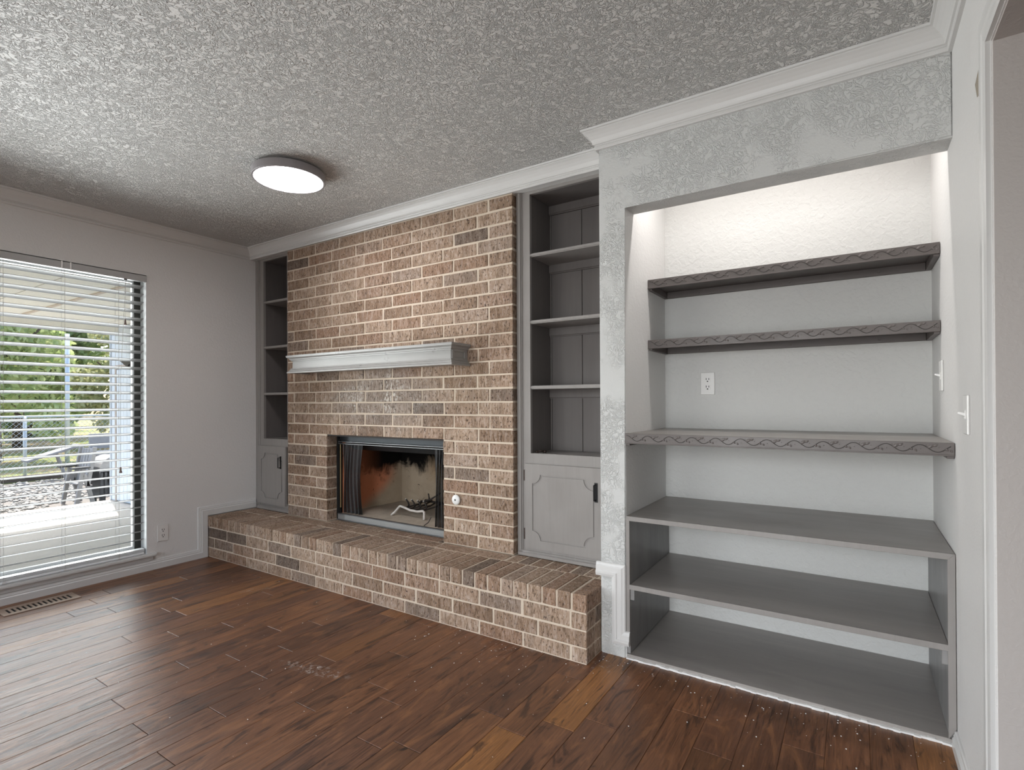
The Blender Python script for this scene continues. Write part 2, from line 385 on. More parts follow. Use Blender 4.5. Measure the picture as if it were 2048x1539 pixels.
def sweep(path, prof, mapf, side=1):
    """mitred sweep; path in a plane, prof=[(in-plane offset, out)]; yields one bmesh per straight run"""
    P = [Vector(p) for p in path]; nrm = []
    for a_, b_ in zip(P, P[1:]):
        d = (b_-a_).normalized(); nrm.append(Vector((-d.y, d.x))*side)
    offs = []
    for i in range(len(P)):
        if i == 0: offs.append(nrm[0])
        elif i == len(P)-1: offs.append(nrm[-1])
        else:
            s = nrm[i-1]+nrm[i]; offs.append(s/(s.dot(nrm[i])))
    for i in range(len(P)-1):
        bm = bmesh.new(); ra = []; rb = []
        for a_, b_ in prof:
            p = P[i]+offs[i]*a_; q = P[i+1]+offs[i+1]*a_
            ra.append(bm.verts.new(mapf(p.x, p.y, b_))); rb.append(bm.verts.new(mapf(q.x, q.y, b_)))
        n = len(prof)
        for k in range(n): bm.faces.new((ra[k], ra[(k+1) % n], rb[(k+1) % n], rb[k]))
        bm.faces.new(ra[::-1]); bm.faces.new(rb)
        yield bm
def plate2d(name, outer, holes, thick, place, mat, parent=None):
    """flat board cut from outlines (outer + holes), placed by place(u,v,w)"""
    cu = bpy.data.curves.new('t', 'CURVE'); cu.dimensions = '2D'; cu.fill_mode = 'BOTH'; cu.extrude = thick/2
    for pl in [outer]+holes:
        sp = cu.splines.new('POLY'); sp.points.add(len(pl)-1); sp.use_cyclic_u = True
        for pt, q in zip(sp.points, pl): pt.co = (q[0], q[1], 0, 1)
    o = bpy.data.objects.new('t', cu); COL.objects.link(o); bpy.context.view_layer.update()
    me = bpy.data.meshes.new_from_object(o.evaluated_get(bpy.context.evaluated_depsgraph_get()))
    bpy.data.objects.remove(o); bpy.data.curves.remove(cu)
    bm = bmesh.new(); bm.from_mesh(me); bpy.data.meshes.remove(me)
    for v in bm.verts: v.co = Vector(place(v.co.x, v.co.y, v.co.z))
    bmesh.ops.remove_doubles(bm, verts=bm.verts[:], dist=1e-5)
    return mk(name, bm, mat, parent)

# ------------------------------------------------------------------ key measures (metres)
CEIL = 2.438; XR = 4.471; YP = .1576; YN = .7727; YB = .3565; YK = .394; XP = 3.18; XO = 3.302; HH = .31
YBACK = -4.6; WIN = (-2.15, -.416, .118, 2.076)           # window y0,y1,z0,z1

# ------------------------------------------------------------------ room shell
def room():
    fl = struct(boxes('floor', [(-.0, XR+.16, YBACK, 1.0, -.10, -.006)], 'plank_joint_dust', None, 0)); WL[fl.name]
    struct(boxes('ceiling', [(-.15, XR+1.5, YBACK-.1, 1.15, CEIL, CEIL+.1)], 'ceiling_paint', None, 0))
    y0, y1, z0, z1 = WIN
    struct(boxes('wall_left', [(-.15, 0, YBACK-.1, y0, -.1, CEIL), (-.15, 0, y1, 1.15, -.1, CEIL), (-.15, 0, y0, y1, -.1, z0-.02), (-.15, 0, y0, y1, z1, CEIL)], 'wall_paint', None, 0))
    struct(boxes('wall_behind_chimney', [(-.15, XP+.06, 1.05, 1.15, -.1, CEIL)], 'wall_paint', None, 0))
    struct(boxes('wall_niche_back', [(XP+.06, XR+.16, YN, YN+.12, -.1, CEIL)], 'niche_paint', None, 0))
    # pier left of the shelf niche and the header across it, one plastered piece
    bm = bmesh.new(); pl = [(XP, -.02), (XO, -.02), (XO, 2.062), (XR+.002, 2.062), (XR+.002, CEIL), (XP, CEIL)]
    fr = [bm.verts.new((x, YP, z)) for x, z in pl]; bk = [bm.verts.new((x, YP+.123, z)) for x, z in pl]; bm.faces.new(fr); bm.faces.new(bk[::-1])
    for i in range(6): bm.faces.new((fr[i], fr[(i+1) % 6], bk[(i+1) % 6], bk[i]))
    ed = [e for e in bm.edges if abs(e.verts[0].co.y-YP) < 1e-4 and abs(e.verts[1].co.y-YP) < 1e-4]
    bmesh.ops.bevel(bm, geom=ed, offset=.006, segments=3, affect='EDGES'); box(bm, XP, XO, YP+.1225, YN+.05, -.02, CEIL)
    struct(mk('wall_niche', bm, 'trowelled_wall_paint'))
    struct(boxes('wall_niche_lit_lining', [(XO-.001, XO+.0025, YP+.006, YN-.0005, .0, 2.0615), (XO-.001, XO+.0025, YP+.1235, YN-.0005, 2.0615, CEIL-.0005)], 'niche_side_lit_paint', None, 0))  # thin skin added over the jamb to carry its painted-in brightness
    dy0, dy1, dz = -1.42, -.44, 2.046
    struct(boxes('wall_right', [(XR, XR+.14, dy1, 1.0, -.1, CEIL), (XR, XR+.14, YBACK-.1, dy0, -.1, CEIL), (XR, XR+.14, dy0, dy1, dz, CEIL)], 'wall_paint', None, 0))
    # drywall lining of the hall opening, beige like the hall
    struct(boxes('wall_opening_lining', [(XR+.004, XR+.14, dy1-.004, dy1, 0, dz), (XR+.004, XR+.14, dy0, dy1-.004, dz-.004, dz), (XR+.004, XR+.14, dy0, dy0+.004, 0, dz-.004)], 'beige_wall_paint', None, 0))
    # unseen rear wall; its two openings are added for the fill lamps
    struct(boxes('wall_rear', [(-.15, .45, YBACK-.1, YBACK, -.1, CEIL), (2.25, 2.95, YBACK-.1, YBACK, -.1, CEIL), (4.05, XR+.14, YBACK-.1, YBACK, -.1, CEIL), (.45, 2.25, YBACK-.1, YBACK, -.1, .55), (.45, 2.25, YBACK-.1, YBACK, 2.15, CEIL), (2.95, 4.05, YBACK-.1, YBACK, 2.2, CEIL)], 'wall_paint', None, 0))
    # hall beyond the opening
    struct(boxes('wall_hall', [(XR+1.2, XR+1.3, -2.6, 1.0, -.1, CEIL), (XR+.14, XR+1.2, .3, .4, -.1, CEIL), (XR+.14, XR+1.2, -2.6, -2.5, -.1, CEIL)], 'hall_wall', None, 0))
    struct(boxes('floor_hall', [(XR+.14, XR+1.3, -2.6, 1.0, -.1, -.004)], 'plank_joint_dust', None, 0))
    # soffits above the two bookcases
    struct(boxes('trim_soffit', [(0, .488, YB-.004, 1.05, 2.352, CEIL)], 'trim_paint', None, 0))
    struct(boxes('trim_soffit', [(2.567, XP, YB-.004, 1.05, 2.352, CEIL)], 'trim_paint', None, 0))
    return fl
FLOOR = room()

def planks(fl):
    W_ = .126; x0 = .065-W_; rows = int((XR+.14-x0)/W_)+1
    known = {}
    for x, y in [(.94, -.67), (1.33, -.618), (1.21, -.828), (1.833, -.62), (1.966, -.83), (2.095, -1.075), (2.578, -.672), (2.714, -.893), (2.219, -1.308), (1.711, -.354), (.569, -.86), (1.081, -.98), (1.455, -1.22)]:
        known[round((x-x0)/W_)] = y
    rng = random.Random(3); cache = {}
    for i in range(rows):
        xa = max(.0, x0+i*W_); xb = min(XR+.13, xa+W_ if xa > 0 else x0+W_)
        if xb-xa < .02: continue
        k = known.get(i)
        cuts = [k if k is not None else -rng.uniform(.1, 1.3)]
        while cuts[-1] > YBACK: cuts.append(cuts[-1]-rng.choice([.45, .62, .8, 1.0, 1.2, 1.35]))
        cuts[-1] = YBACK; up = cuts[0]
        while up < .18: up += rng.choice([.5, .75, 1.0, 1.25]); cuts.insert(0, up)
        cuts[0] = .18
        if i >= 25 and xa > XP-.05: cuts[0] = .22
        for a_, b_ in zip(cuts[1:], cuts):
            if b_-a_ < .05: continue
            bm = bmesh.new(); box(bm, xa+.0003, xb-.0003, a_+.0010, b_-.0010, -.014, 0)
            tp = [e for e in bm.edges if e.verts[0].co.z > -.001 and e.verts[1].co.z > -.001]
            bmesh.ops.bevel(bm, geom=tp, offset=.0016, segments=1, affect='EDGES')
            mk('plank', bm, 'hand_scraped_wood', fl)
planks(FLOOR)

# crown moulding, one mitred run per wall
CROWN = [(0, -.088), (.012, -.088), (.015, -.083), (.015, -.074), (.011, -.070), (.014, -.066), (.020, -.064), (.022, -.056), (.027, -.044), (.036, -.031), (.047, -.020), (.056, -.014), (.056, -.010), (.064, -.009), (.066, -.001), (0, -.001)]
for bm in sweep([(XR, YBACK), (XR, YP), (XP, YP), (XP, YB-.004), (0, YB-.004), (0, YBACK)], CROWN, lambda x, y, b: (x, y, CEIL+b), 1):
    struct(mk('trim_crown', bm, 'trim_paint'))
BASE = [(0, 0), (0, .016), (.040, .016), (.046, .012), (.052, .013), (.058, .010), (.066, .009), (.070, .005), (.070, 0)]
for bm in sweep([(YBACK, 0), (-.006, 0), (-.006, HH+.006), (.386, HH+.006)], BASE, lambda y, z, b: (b, y, z), 1):
    struct(mk('baseboard_left', bm, 'trim_paint'))
for bm in sweep([(-.352, 0), (.142, 0)], [(a_*.86, b_) for a_, b_ in BASE], lambda y, z, b: (XR-b, y, z), 1):
    struct(mk('baseboard_right', bm, 'trim_paint'))
PB = [(0, 0), (0, .016), (.012, .020), (.020, .020), (.024, .016), (.044, .015), (.050, .012), (.058, .010), (.062, .005), (.062, 0)]
for i, bm in enumerate(sweep([(XP-.018, .362), (XP+.062, .362), (XP+.062, .062), (XO+.021, .062)], [(-q+.062-.062, b_) for q, b_ in PB], lambda x, z, b: (x, YP-b, z), -1)):
    struct(mk('baseboard_pier', bm, 'trim_paint'))
CAS = [(0, 0), (0, .010), (.012, .012), (.018, .010), (.040, .009), (.046, .012), (.056, .012), (.062, .009), (.082, .010), (.088, .007), (.088, 0)]
for bm in sweep([(-.438, 0), (-.438, 2.048), (-1.422, 2.048), (-1.422, 0)], CAS, lambda y, z, b: (XR-b, y, z), -1):
    struct(mk('trim_casing', bm, 'trim_paint'))

# ------------------------------------------------------------------ brickwork
_bc = {}
def brick_mesh(sx, sy, sz, mat, var):
    key = (round(sx, 3), round(sy, 3), round(sz, 3), mat, var)
    if key in _bc: return _bc[key]
    rng = random.Random(hash(key) & 0xffff)
    bm = bmesh.new(); box(bm, -sx/2, sx/2, -sy/2, sy/2, -sz/2, sz/2)
    for v in bm.verts: v.co += Vector([rng.uniform(-.0012, .0012) for _ in range(3)])
    bmesh.ops.bevel(bm, geom=bm.edges[:], offset=.0028, segments=1, affect='EDGES')
    bmesh.ops.recalc_face_normals(bm, faces=bm.faces[:])
    me = bpy.data.meshes.new('brick'); bm.to_mesh(me); bm.free(); me.materials.append(M[mat]); _bc[key] = me; return me
_brng = random.Random(11)
def brick(parent, x0, x1, y0, y1, z0, z1, mat='brick_clay'):
    j = _brng.uniform
    me = brick_mesh(x1-x0, y1-y0, z1-z0, mat, _brng.randrange(3))
    o = bpy.data.objects.new('brick', me)
    link(o, ((x0+x1)/2+j(-.0008, .0008), (y0+y1)/2+j(-.0018, .0018), (z0+z1)/2+j(-.001, .001)), parent)
    o.rotation_euler = (j(-.006, .006), j(-.004, .004), j(-.004, .004))
    return o
J = .010
def chimney():
    t = thing('brick_chimney_breast', (1.527, .45, HH), 'floor-to-ceiling brown brick chimney breast with pale mortar around the fire opening', 'fireplace')
    xl, xr, ox0, ox1, oz = .488, 2.567, .951, 2.055, .938; top = 2.355
    r_ = .0032
    boxes('mortar', [(xl+r_*.6, ox0-r_*.6, YB+r_, YB+.09, HH, oz+.006), (ox1+r_*.6, xr-r_*.6, YB+r_, YB+.09, HH, oz+.006), (xl+r_*.6, xr-r_*.6, YB+r_, YB+.09, oz+.006, CEIL-.003), (xl+r_, .93, YB+.09, 1.04, HH, CEIL-.003), (2.08, xr-r_, YB+.09, 1.04, HH, CEIL-.003), (.93, 2.08, YB+.092, 1.04, 1.0, CEIL-.003)], 'mortar_paint', t, 0)
    for k in range(26):
        z0 = HH+.0785*k+J/2; z1 = z0+.0785-J
        js = [.746+.2625*n for n in range(8)] if k % 2 == 0 else [.567+.2625*n for n in range(9)]
        js = [xl-J/2]+[q for q in js if xl+.03 < q < xr-.03]+[xr+J/2]
        jit = [0]+[_brng.uniform(-.004, .004) for _ in js[1:-1]]+[0]; js = [q+d for q, d in zip(js, jit)]
        if k < 8:
            L_ = [q for q in js if q < ox0-.03]+[ox0+J/2]; R_ = [ox1-J/2]+[q for q in js if q > ox1+.03]
            runs = [L_, R_]
        else: runs = [js]
        for run in runs:
            for a_, b_ in zip(run, run[1:]): brick(t, a_+J/2, b_-J/2, YB, YB+.09, z0, z1)
    boxes('lintel_plate', [(ox0-.05, ox1+.05, YB+.012, YB+.09, oz-.006, oz+.004)], 'soot_iron', t, .001)
    return t
chimney()

def hearth():
    t = thing('raised_brick_hearth', (1.59, .15, 0), 'long raised brick hearth with a rowlock edge below the fireplace', 'hearth')
    xr = XP; r_ = .003
    boxes('mortar', [(.004, xr-r_, r_, YP-.004, 0, .3050), (.004, xr-.003, YP-.004, YK+.005, 0, .3050), (.94, 2.06, YK, .47, 0, .3050)], 'mortar_paint', t, 0)
    for k, (z0, z1) in enumerate([(0, .071), (.071, .148), (.148, .227)]):
        st = 3.101 if k != 1 else 2.932
        js = [q for q in [st-.2580*n for n in range(14)] if q > .03]
        js = sorted([.004-J/2]+[q+_brng.uniform(-.004, .004) for q in js]+[xr+J/2])
        for a_, b_ in zip(js, js[1:]): brick(t, a_+J/2, b_-J/2, 0, .09, z0+J*.4, z1-J*.4)
        ys = [.09, YP-.003] if k == 1 else [.09, YP-.003]
        brick(t, xr-.095, xr, ys[0]+J, ys[1], z0+J*.4, z1-J*.4)
    q = 3.108
    js = [xr+J/2]
    while q > .02: js.append(q+_brng.uniform(-.002, .002)); q -= .0783
    js.append(.0)
    for b_, a_ in zip(js, js[1:]):
        if b_-a_ < .03: continue
        y1 = .245
        brick(t, a_+J/2, b_-J/2, -.002, y1, .227+J*.4, .308, 'brick_hearth_top')
    for xa, xb in ((.004, .482), (2.574, 3.176)):
        x = xa
        while x < xb-.02:
            x2 = min(x+.0783, xb); brick(t, x+J/2, x2-J/2, .257, YK-.002, .235, .307, 'brick_hearth_top'); x += .0783
    x = .488
    while x < 2.56:
        x2 = min(x+.2625, 2.567); brick(t, x+J/2, x2-J/2, .257, YB-.008, .235, .307, 'brick_hearth_top'); x += .2625
    x = .956
    while x < 2.04:
        x2 = min(x+.2625, 2.05); brick(t, x+J/2, x2-J/2, YB, .44, .235, .307, 'brick_hearth_top'); x += .2625
hearth()

def mantel():
    x0, x1, yf = .766, 2.242, .207
    t = thing('mantel_shelf', (1.504, .28, 1.39), 'pale grey wooden mantel shelf with moulded edges on the brick chimney', 'mantel')
    boxes('body', [(x0, x1, yf, YB-.003, 1.395, 1.508)], 'mantel_paint', t, .001)
    path = [(x0, YB-.003), (x0, yf), (x1, yf), (x1, YB-.003)]
    topp = [(0, 1.474), (.006, 1.474), (.008, 1.481), (.014, 1.483), (.016, 1.490), (.022, 1.497), (.030, 1.499), (.032, 1.506), (.032, 1.514), (0, 1.514)]
    botp = [(0, 1.424), (.006, 1.424), (.008, 1.416), (.015, 1.411), (.018, 1.402), (.026, 1.398), (.028, 1.393), (.028, 1.387), (0, 1.387)]
    for nm, pf in (('top_moulding', topp), ('bottom_moulding', botp)):
        for bm in sweep(path, pf, lambda x, y, b: (x, y, b), -1): mk(nm, bm, 'mantel_paint', t)
    fr = .014
    boxes('end_panel_frame', [(x1, x1+.006, yf+.004, yf+.024, 1.424, 1.474), (x1, x1+.006, YB-.03, YB-.004, 1.424, 1.474), (x1, x1+.006, yf+.024, YB-.03, 1.424, 1.432), (x1, x1+.006, yf+.024, YB-.03, 1.466, 1.474)], 'mantel_paint', t, .001)
mantel()

def firebox():
    t = thing('firebox_insert', (1.503, .46, .31), 'black metal firebox with wire mesh curtains and sooty panels in the brick opening', 'firebox')
    yf = .455
    # splayed refractory panels
    def quad(name, a_, b_, z0, z1, mat, th=.03):
        bm = bmesh.new(); a_, b_ = Vector(a_), Vector(b_); d = (b_-a_).normalized(); n = Vector((-d.y, d.x))*th
        pts = [a_, b_, b_+n, a_+n]; lo = [bm.verts.new((p.x, p.y, z0)) for p in pts]; hi = [bm.verts.new((p.x, p.y, z1)) for p in pts]
        bm.faces.new(lo); bm.faces.new(hi[::-1])
        for i in range(4): bm.faces.new((lo[i], lo[(i+1) % 4], hi[(i+1) % 4], hi[i]))
        return mk(name, bm, mat, t)
    quad('side_panel', (.985, .475), (1.12, .952), .33, .99, 'sooty_firebrick')
    quad('back_panel', (1.116, .950), (1.884, .950), .33, .99, 'sooty_firebrick')
    quad('side_panel', (1.88, .952), (2.02, .475), .33, .99, 'sooty_firebrick')
    bm = bmesh.new(); hull(bm, [(.94, .46, .312), (2.07, .46, .312), (.94, 1.0, .312), (2.07, 1.0, .312), (.94, .46, .357), (2.07, .46, .357), (.94, 1.0, .386), (2.07, 1.0, .386)])
    mk('hearth_floor', bm, 'firebox_ash', t)
    boxes('top_cover', [(.94, 2.07, .45, 1.03, .985, .998)], 'void_dark', t, 0)
    boxes('shell_side', [(.935, .965, .45, 1.03, .312, .995)], 'void_dark', t, 0); boxes('shell_side', [(2.042, 2.075, .45, 1.03, .312, .995)], 'void_dark', t, 0)
    # hood: sloped smoke shield behind the top rails
    bm = bmesh.new(); hull(bm, [(.99, .475, .885), (2.03, .475, .885), (.99, .482, .885), (2.03, .482, .885), (1.02, .56, .822), (2.0, .56, .822), (1.02, .567, .826), (2.0, .567, .826)])
    mk('smoke_hood', bm, 'hood_metal', t)
    boxes('top_shield', [(.965, 2.042, .462, .470, .880, .936)], 'hood_metal', t, .001)
    for z in (.886, .872): boxes('curtain_rail', [(.965, 2.042, .448, .456, z-.004, z+.003)], 'steel_dull', t, .0012)
    boxes('side_frame', [(.965, .981, .452, .475, .338, .90)], 'black_iron', t, .001); boxes('side_frame', [(2.030, 2.042, .452, .475, .338, .90)], 'black_iron', t, .001)
    boxes('brass_strip', [(.981, .990, .450, .456, .40, .866)], 'brass_strip', t, .001)
    boxes('bottom_rail', [(.965, 2.042, .440, .462, .352, .358)], 'steel_dull', t, .001); boxes('bottom_lip', [(.965, 2.042, .436, .452, .311, .318)], 'steel_dull', t, .001)
    boxes('lower_grille', [(.965, 2.042, .443, .4455, .318, .352)], 'perforated_steel', t, 0); boxes('grille_backing', [(.966, 2.041, .452, .456, .316, .352)], 'soot_iron', t, 0)
    # gathered chain curtains
    def curtain(xa, xb, amp, taper):
        bm = bmesh.new(); nu, nv = 60, 26; G = []
        for j in range(nv+1):
            tz = j/nv; z = .866-(.866-.365)*tz; row = []
            for i in range(nu+1):
                u = i/nu; w = (1-taper*math.sin(tz*math.pi)*.5)
                x = xa+(xb-xa)*u*w+.006*math.sin(7*u+3*tz)
                if taper < 0: x = xb-(xb-xa)*(1-u)*(1+taper*math.sin(tz*math.pi)*.5*-1*-1)
                y = .468+amp*math.sin(u*2*math.pi*5.5+1.2*math.sin(tz*2.2))*(.5+.5*tz)
                row.append(bm.verts.new((x, y, z)))
            G.append(row)
        for j in range(nv):
            for i in range(nu): bm.faces.new((G[j][i], G[j][i+1], G[j+1][i+1], G[j+1][i]))
        return mk('mesh_curtain', bm, 'wire_curtain', t, True)
    curtain(.992, 1.205, .012, .25); curtain(1.885, 2.035, .012, 0)
    bm = bmesh.new(); tube(bm, [(1.795, .464, .360), (1.83, .470, .385), (1.852, .472, .420)], .003, 6); mk('curtain_pull', bm, 'soot_iron', t)
firebox()

def log_grate():
    t = thing('log_grate', (1.54, .66, .365), 'ash-whitened iron log grate standing on the firebox floor', 'grate')
    bm = bmesh.new(); tube(bm, [(1.385, .572, .366), (1.405, .585, .385), (1.432, .598, .420), (1.445, .600, .432), (1.47, .598, .430), (1.55, .594, .414), (1.62, .592, .412), (1.668, .594, .420), (1.682, .592, .415), (1.690, .584, .395), (1.699, .572, .366)], .0085, 8)
    mk('front_bar', bm, 'ash_iron', t, True)
    bm = bmesh.new(); tube(bm, [(1.40, .85, .388), (1.42, .845, .425), (1.50, .84, .432), (1.64, .84, .432), (1.69, .845, .425), (1.70, .85, .388)], .008, 8); mk('rear_bar', bm, 'soot_iron', t, True)
    for i in range(4):
        x = 1.46+.058*i
        bm = bmesh.new(); tube(bm, [(x-.055, .70, .462), (x-.04, .705, .444), (x-.015, .69, .424), (x, .66, .414), (x+.004, .60, .420)], .006, 7); mk('finger', bm, 'soot_iron', t, True)
        bm = bmesh.new(); tube(bm, [(x-.058, .70, .466), (x-.054, .70, .460)], .0065, 7); mk('finger_tip', bm, 'ash_iron', t)
        bm = bmesh.new(); tube(bm, [(x, .66, .414), (x+.01, .76, .42), (x+.012, .845, .44)], .006, 7); mk('crossbar', bm, 'soot_iron', t, True)
log_grate()
def twig():
    bm = bmesh.new(); tube(bm, [(1.50, .80, .44), (1.56, .80, .46), (1.63, .80, .50), (1.66, .79, .515)], [.007, .006, .005, .004], 6); tube(bm, [(1.545, .80, .455), (1.535, .80, .50)], .005, 6)
    tag(mk('burnt_twig', bm, 'soot_iron', None, True), 'charred forked twig leaning behind the log grate', 'twig')
twig()
def gas_valve():
    t = thing('gas_key_valve', (2.158, YB, .583), 'round white gas key valve plate set in the brick right of the fire opening', 'valve')
    bm = bmesh.new(); lathe(bm, [(.0001, -.012), (.012, -.012), (.026, -.010), (.030, -.006), (.031, .001), (.0001, .001)], 28, (2.158, YB-.002, .583), 'y'); mk('plate', bm, 'enamel_white', t, True)
    boxes('key_hole', [(2.153, 2.163, YB-.0152, YB-.0138, .578, .588)], 'socket_dark', t, 0).rotation_euler[1] = R(45)
gas_valve()

# ------------------------------------------------------------------ built-in bookcases
def notch_outline(x0, x1, z0, z1, r, n=7):
    pts = []
    for cx, cz, a0 in ((x0, z0, 90), (x1, z0, 180), (x1, z1, 270), (x0, z1, 360)):
        for k in range(n+1):
            t = R(a0-90*k/n) ; pts.append((cx+r*math.cos(t), cz+r*math.sin(t)))
    return pts
def bookcase(x0, x1, sx0, sx1, d0, d1, g0, g1, hx, hinge_x, label, backs, shelf_z):
    """x0..x1 carcass, sx0..sx1 opening, d0..d1 door, g0..g1 groove outline"""
    t = thing('built_in_bookcase', ((x0+x1)/2, .5, HH), label, 'bookcase', 'built-in bookcases beside the chimney')
    yb = .635
    boxes('face_frame', [(x0+.001, sx0, YK, YK+.02, HH+.002, 2.351), (sx1, x1-.001, YK, YK+.02, HH+.002, 2.351), (sx0, sx1, YK, YK+.02, .826, .885), (sx0, sx1, YK, YK+.02, HH+.002, .372), (sx0, sx1, YK, YK+.02, 2.335, 2.351)], 'cabinet_grey', t, 0)
    hs = sx0-.072 if hinge_x < (x0+x1)/2 else sx0-.072
    bm = bmesh.new(); xa = max(x0+.001, sx0-.078); box(bm, xa, xa+.028, YK-.012, YK+.001, HH+.03, 2.351)
    bmesh.ops.bevel(bm, geom=[e for e in bm.edges if abs(e.verts[0].co.z-e.verts[1].co.z) > 1 and e.verts[0].co.y < YK-.005], offset=.008, segments=3, affect='EDGES'); mk('edge_bead', bm, 'cabinet_grey', t)
    bm = bmesh.new(); box(bm, xa, x1-.001, YK-.016, YK, HH+.002, HH+.030)
    bmesh.ops.bevel(bm, geom=[e for e in bm.edges if abs(e.verts[0].co.x-e.verts[1].co.x) > .2 and e.verts[0].co.y < YK-.01 and e.verts[0].co.z > HH+.02], offset=.011, segments=3, affect='EDGES'); mk('base_moulding', bm, 'cabinet_grey', t)
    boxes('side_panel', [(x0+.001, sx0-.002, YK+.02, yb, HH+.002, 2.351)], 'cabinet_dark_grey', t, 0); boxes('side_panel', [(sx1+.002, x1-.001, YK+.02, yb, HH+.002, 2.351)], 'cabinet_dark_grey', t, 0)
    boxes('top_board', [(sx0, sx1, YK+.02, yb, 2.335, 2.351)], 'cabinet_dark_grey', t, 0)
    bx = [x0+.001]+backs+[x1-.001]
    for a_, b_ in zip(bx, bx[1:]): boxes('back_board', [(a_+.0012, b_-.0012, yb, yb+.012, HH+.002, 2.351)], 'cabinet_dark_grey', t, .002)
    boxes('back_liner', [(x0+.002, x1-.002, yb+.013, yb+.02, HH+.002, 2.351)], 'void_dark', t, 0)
    boxes('cupboard_top', [(sx0, sx1, YK+.02, yb, .866, .885)], 'cabinet_grey', t, .001)
    for i, z in enumerate(shelf_z):
        bm = bmesh.new(); box(bm, sx0-.0015, sx1+.0015, YK+.002, yb-.001, z-.019, z)
        bmesh.ops.bevel(bm, geom=[e for e in bm.edges if abs(e.verts[0].co.x-e.verts[1].co.x) > .2 and e.verts[0].co.y < YK+.01], offset=.005, segments=2, affect='EDGES'); mk('shelf', bm, 'cabinet_grey', t)
    for z in [2.335]+[q-.019 for q in shelf_z]:
        bm = bmesh.new(); box(bm, sx0, sx1, yb-.018, yb-.001, z-.052, z); bmesh.ops.bevel(bm, geom=[e for e in bm.edges if abs(e.verts[0].co.x-e.verts[1].co.x) > .2 and e.verts[0].co.y < yb-.01 and e.verts[0].co.z < z-.04], offset=.007, segments=3, affect='EDGES')
        mk('back_cleat', bm, 'cabinet_dark_grey', t)
    # cupboard door: slab + rim and centre panel standing proud so the groove is real
    z0, z1 = .360, .828; yd = YK-.020
    door = boxes('door', [(d0, d1, yd+.005, YK-.001, z0, z1)], 'cabinet_grey', t, .001)
    out = notch_outline(g0-.004, g1+.004, .412-.004, .766+.004, .050); inn = notch_outline(g0+.004, g1-.004, .412+.004, .766-.004, .054)
    pl = lambda u, v, w: (u, yd+.0025+w, v)
    plate2d('door_rim', [(d0+.001, z0+.001), (d1-.001, z0+.001), (d1-.001, z1-.001), (d0+.001, z1-.001)], [out], .005, pl, 'cabinet_grey', door)
    plate2d('door_panel', inn, [], .005, pl, 'cabinet_grey', door)
    bm = bmesh.new(); tube(bm, [(hx, yd, .742), (hx, yd-.022, .742), (hx, yd-.022, .662), (hx, yd, .662)], .0045, 4)
    bmesh.ops.recalc_face_normals(bm, faces=bm.faces[:]); box(bm, hx-.005, hx+.012, yd-.003, yd, .652, .752); mk('handle', bm, 'black_iron', door)
    for z in (.760, .433):
        bm = bmesh.new(); tube(bm, [(hinge_x, YK-.006, z-.03), (hinge_x, YK-.006, z+.03)], .005, 8); mk('hinge', bm, 'bronze_hinge', t)
    return t
bookcase(2.571, XP, 2.660, 3.135, 2.632, 3.102, 2.684, 3.050, 3.060, 2.622, 'tall grey built-in bookcase with cupboard right of the brick chimney', [2.666, 2.866, 3.066], [2.003, 1.628, 1.262])
bookcase(0, .484, .113, .43, .065, .425, .107, .383, .366, .055, 'tall grey built-in bookcase with cupboard between chimney and window wall', [.09, .29], [2.006, 1.636, 1.258])
def hardware():
    bm = bmesh.new(); tube(bm, [(2.672, .425, .890), (2.685, .43, .890)], .006, 8); tube(bm, [(2.685, .43, .892), (2.70, .44, .897), (2.715, .452, .893)], .005, 8); tube(bm, [(2.71, .45, .893), (2.725, .455, .892)], .007, 8)
    tag(mk('cabinet_catch', bm, 'bronze_hinge', None, True), 'small dark metal catch left lying on the right bookcase cupboard top', 'hardware')
hardware()

# ------------------------------------------------------------------ niche shelves
def vine(bm, x0, x1, yf, zc, amp, per, ph=0.):
    n = int((x1-x0)/per*14); pts = []
    for i in range(n+1):
        x = x0+(x1-x0)*i/n; pts.append((x, yf, zc+amp*math.cos(2*math.pi*(x-x0)/per+ph)))
    tube(bm, pts, .0015, 5)
    bl = bmesh.new(); ms = []; x = x0+per*.3
    while x < x1-.03:
        for dx, dz, ang, L_, w in ((.0, amp*.55, 35, .024, .0060), (per*.14, amp*.85, 25, .018, .0045), (per*.45, -amp*.25, -50, .014, .0042), (per*.58, -amp*.6, -70, .012, .0036)):
            m = Matrix.Translation((x+dx, yf, zc+dz)) @ Matrix.Rotation(R(-ang), 4, 'Y') @ Matrix.Diagonal((L_/2, .0032, w, 1))
            ms.append(m)
        for dx, dz in ((per*.24, amp*.3), (per*.36, -amp*.7), (-per*.12, amp*.9), (per*.72, -amp*.2)):
            ms.append(Matrix.Translation((x+dx, yf, zc+dz)) @ Matrix.Diagonal((.0017, .0017, .0017, 1)))
        x += per
    add_blobs(bl, ms); return bl
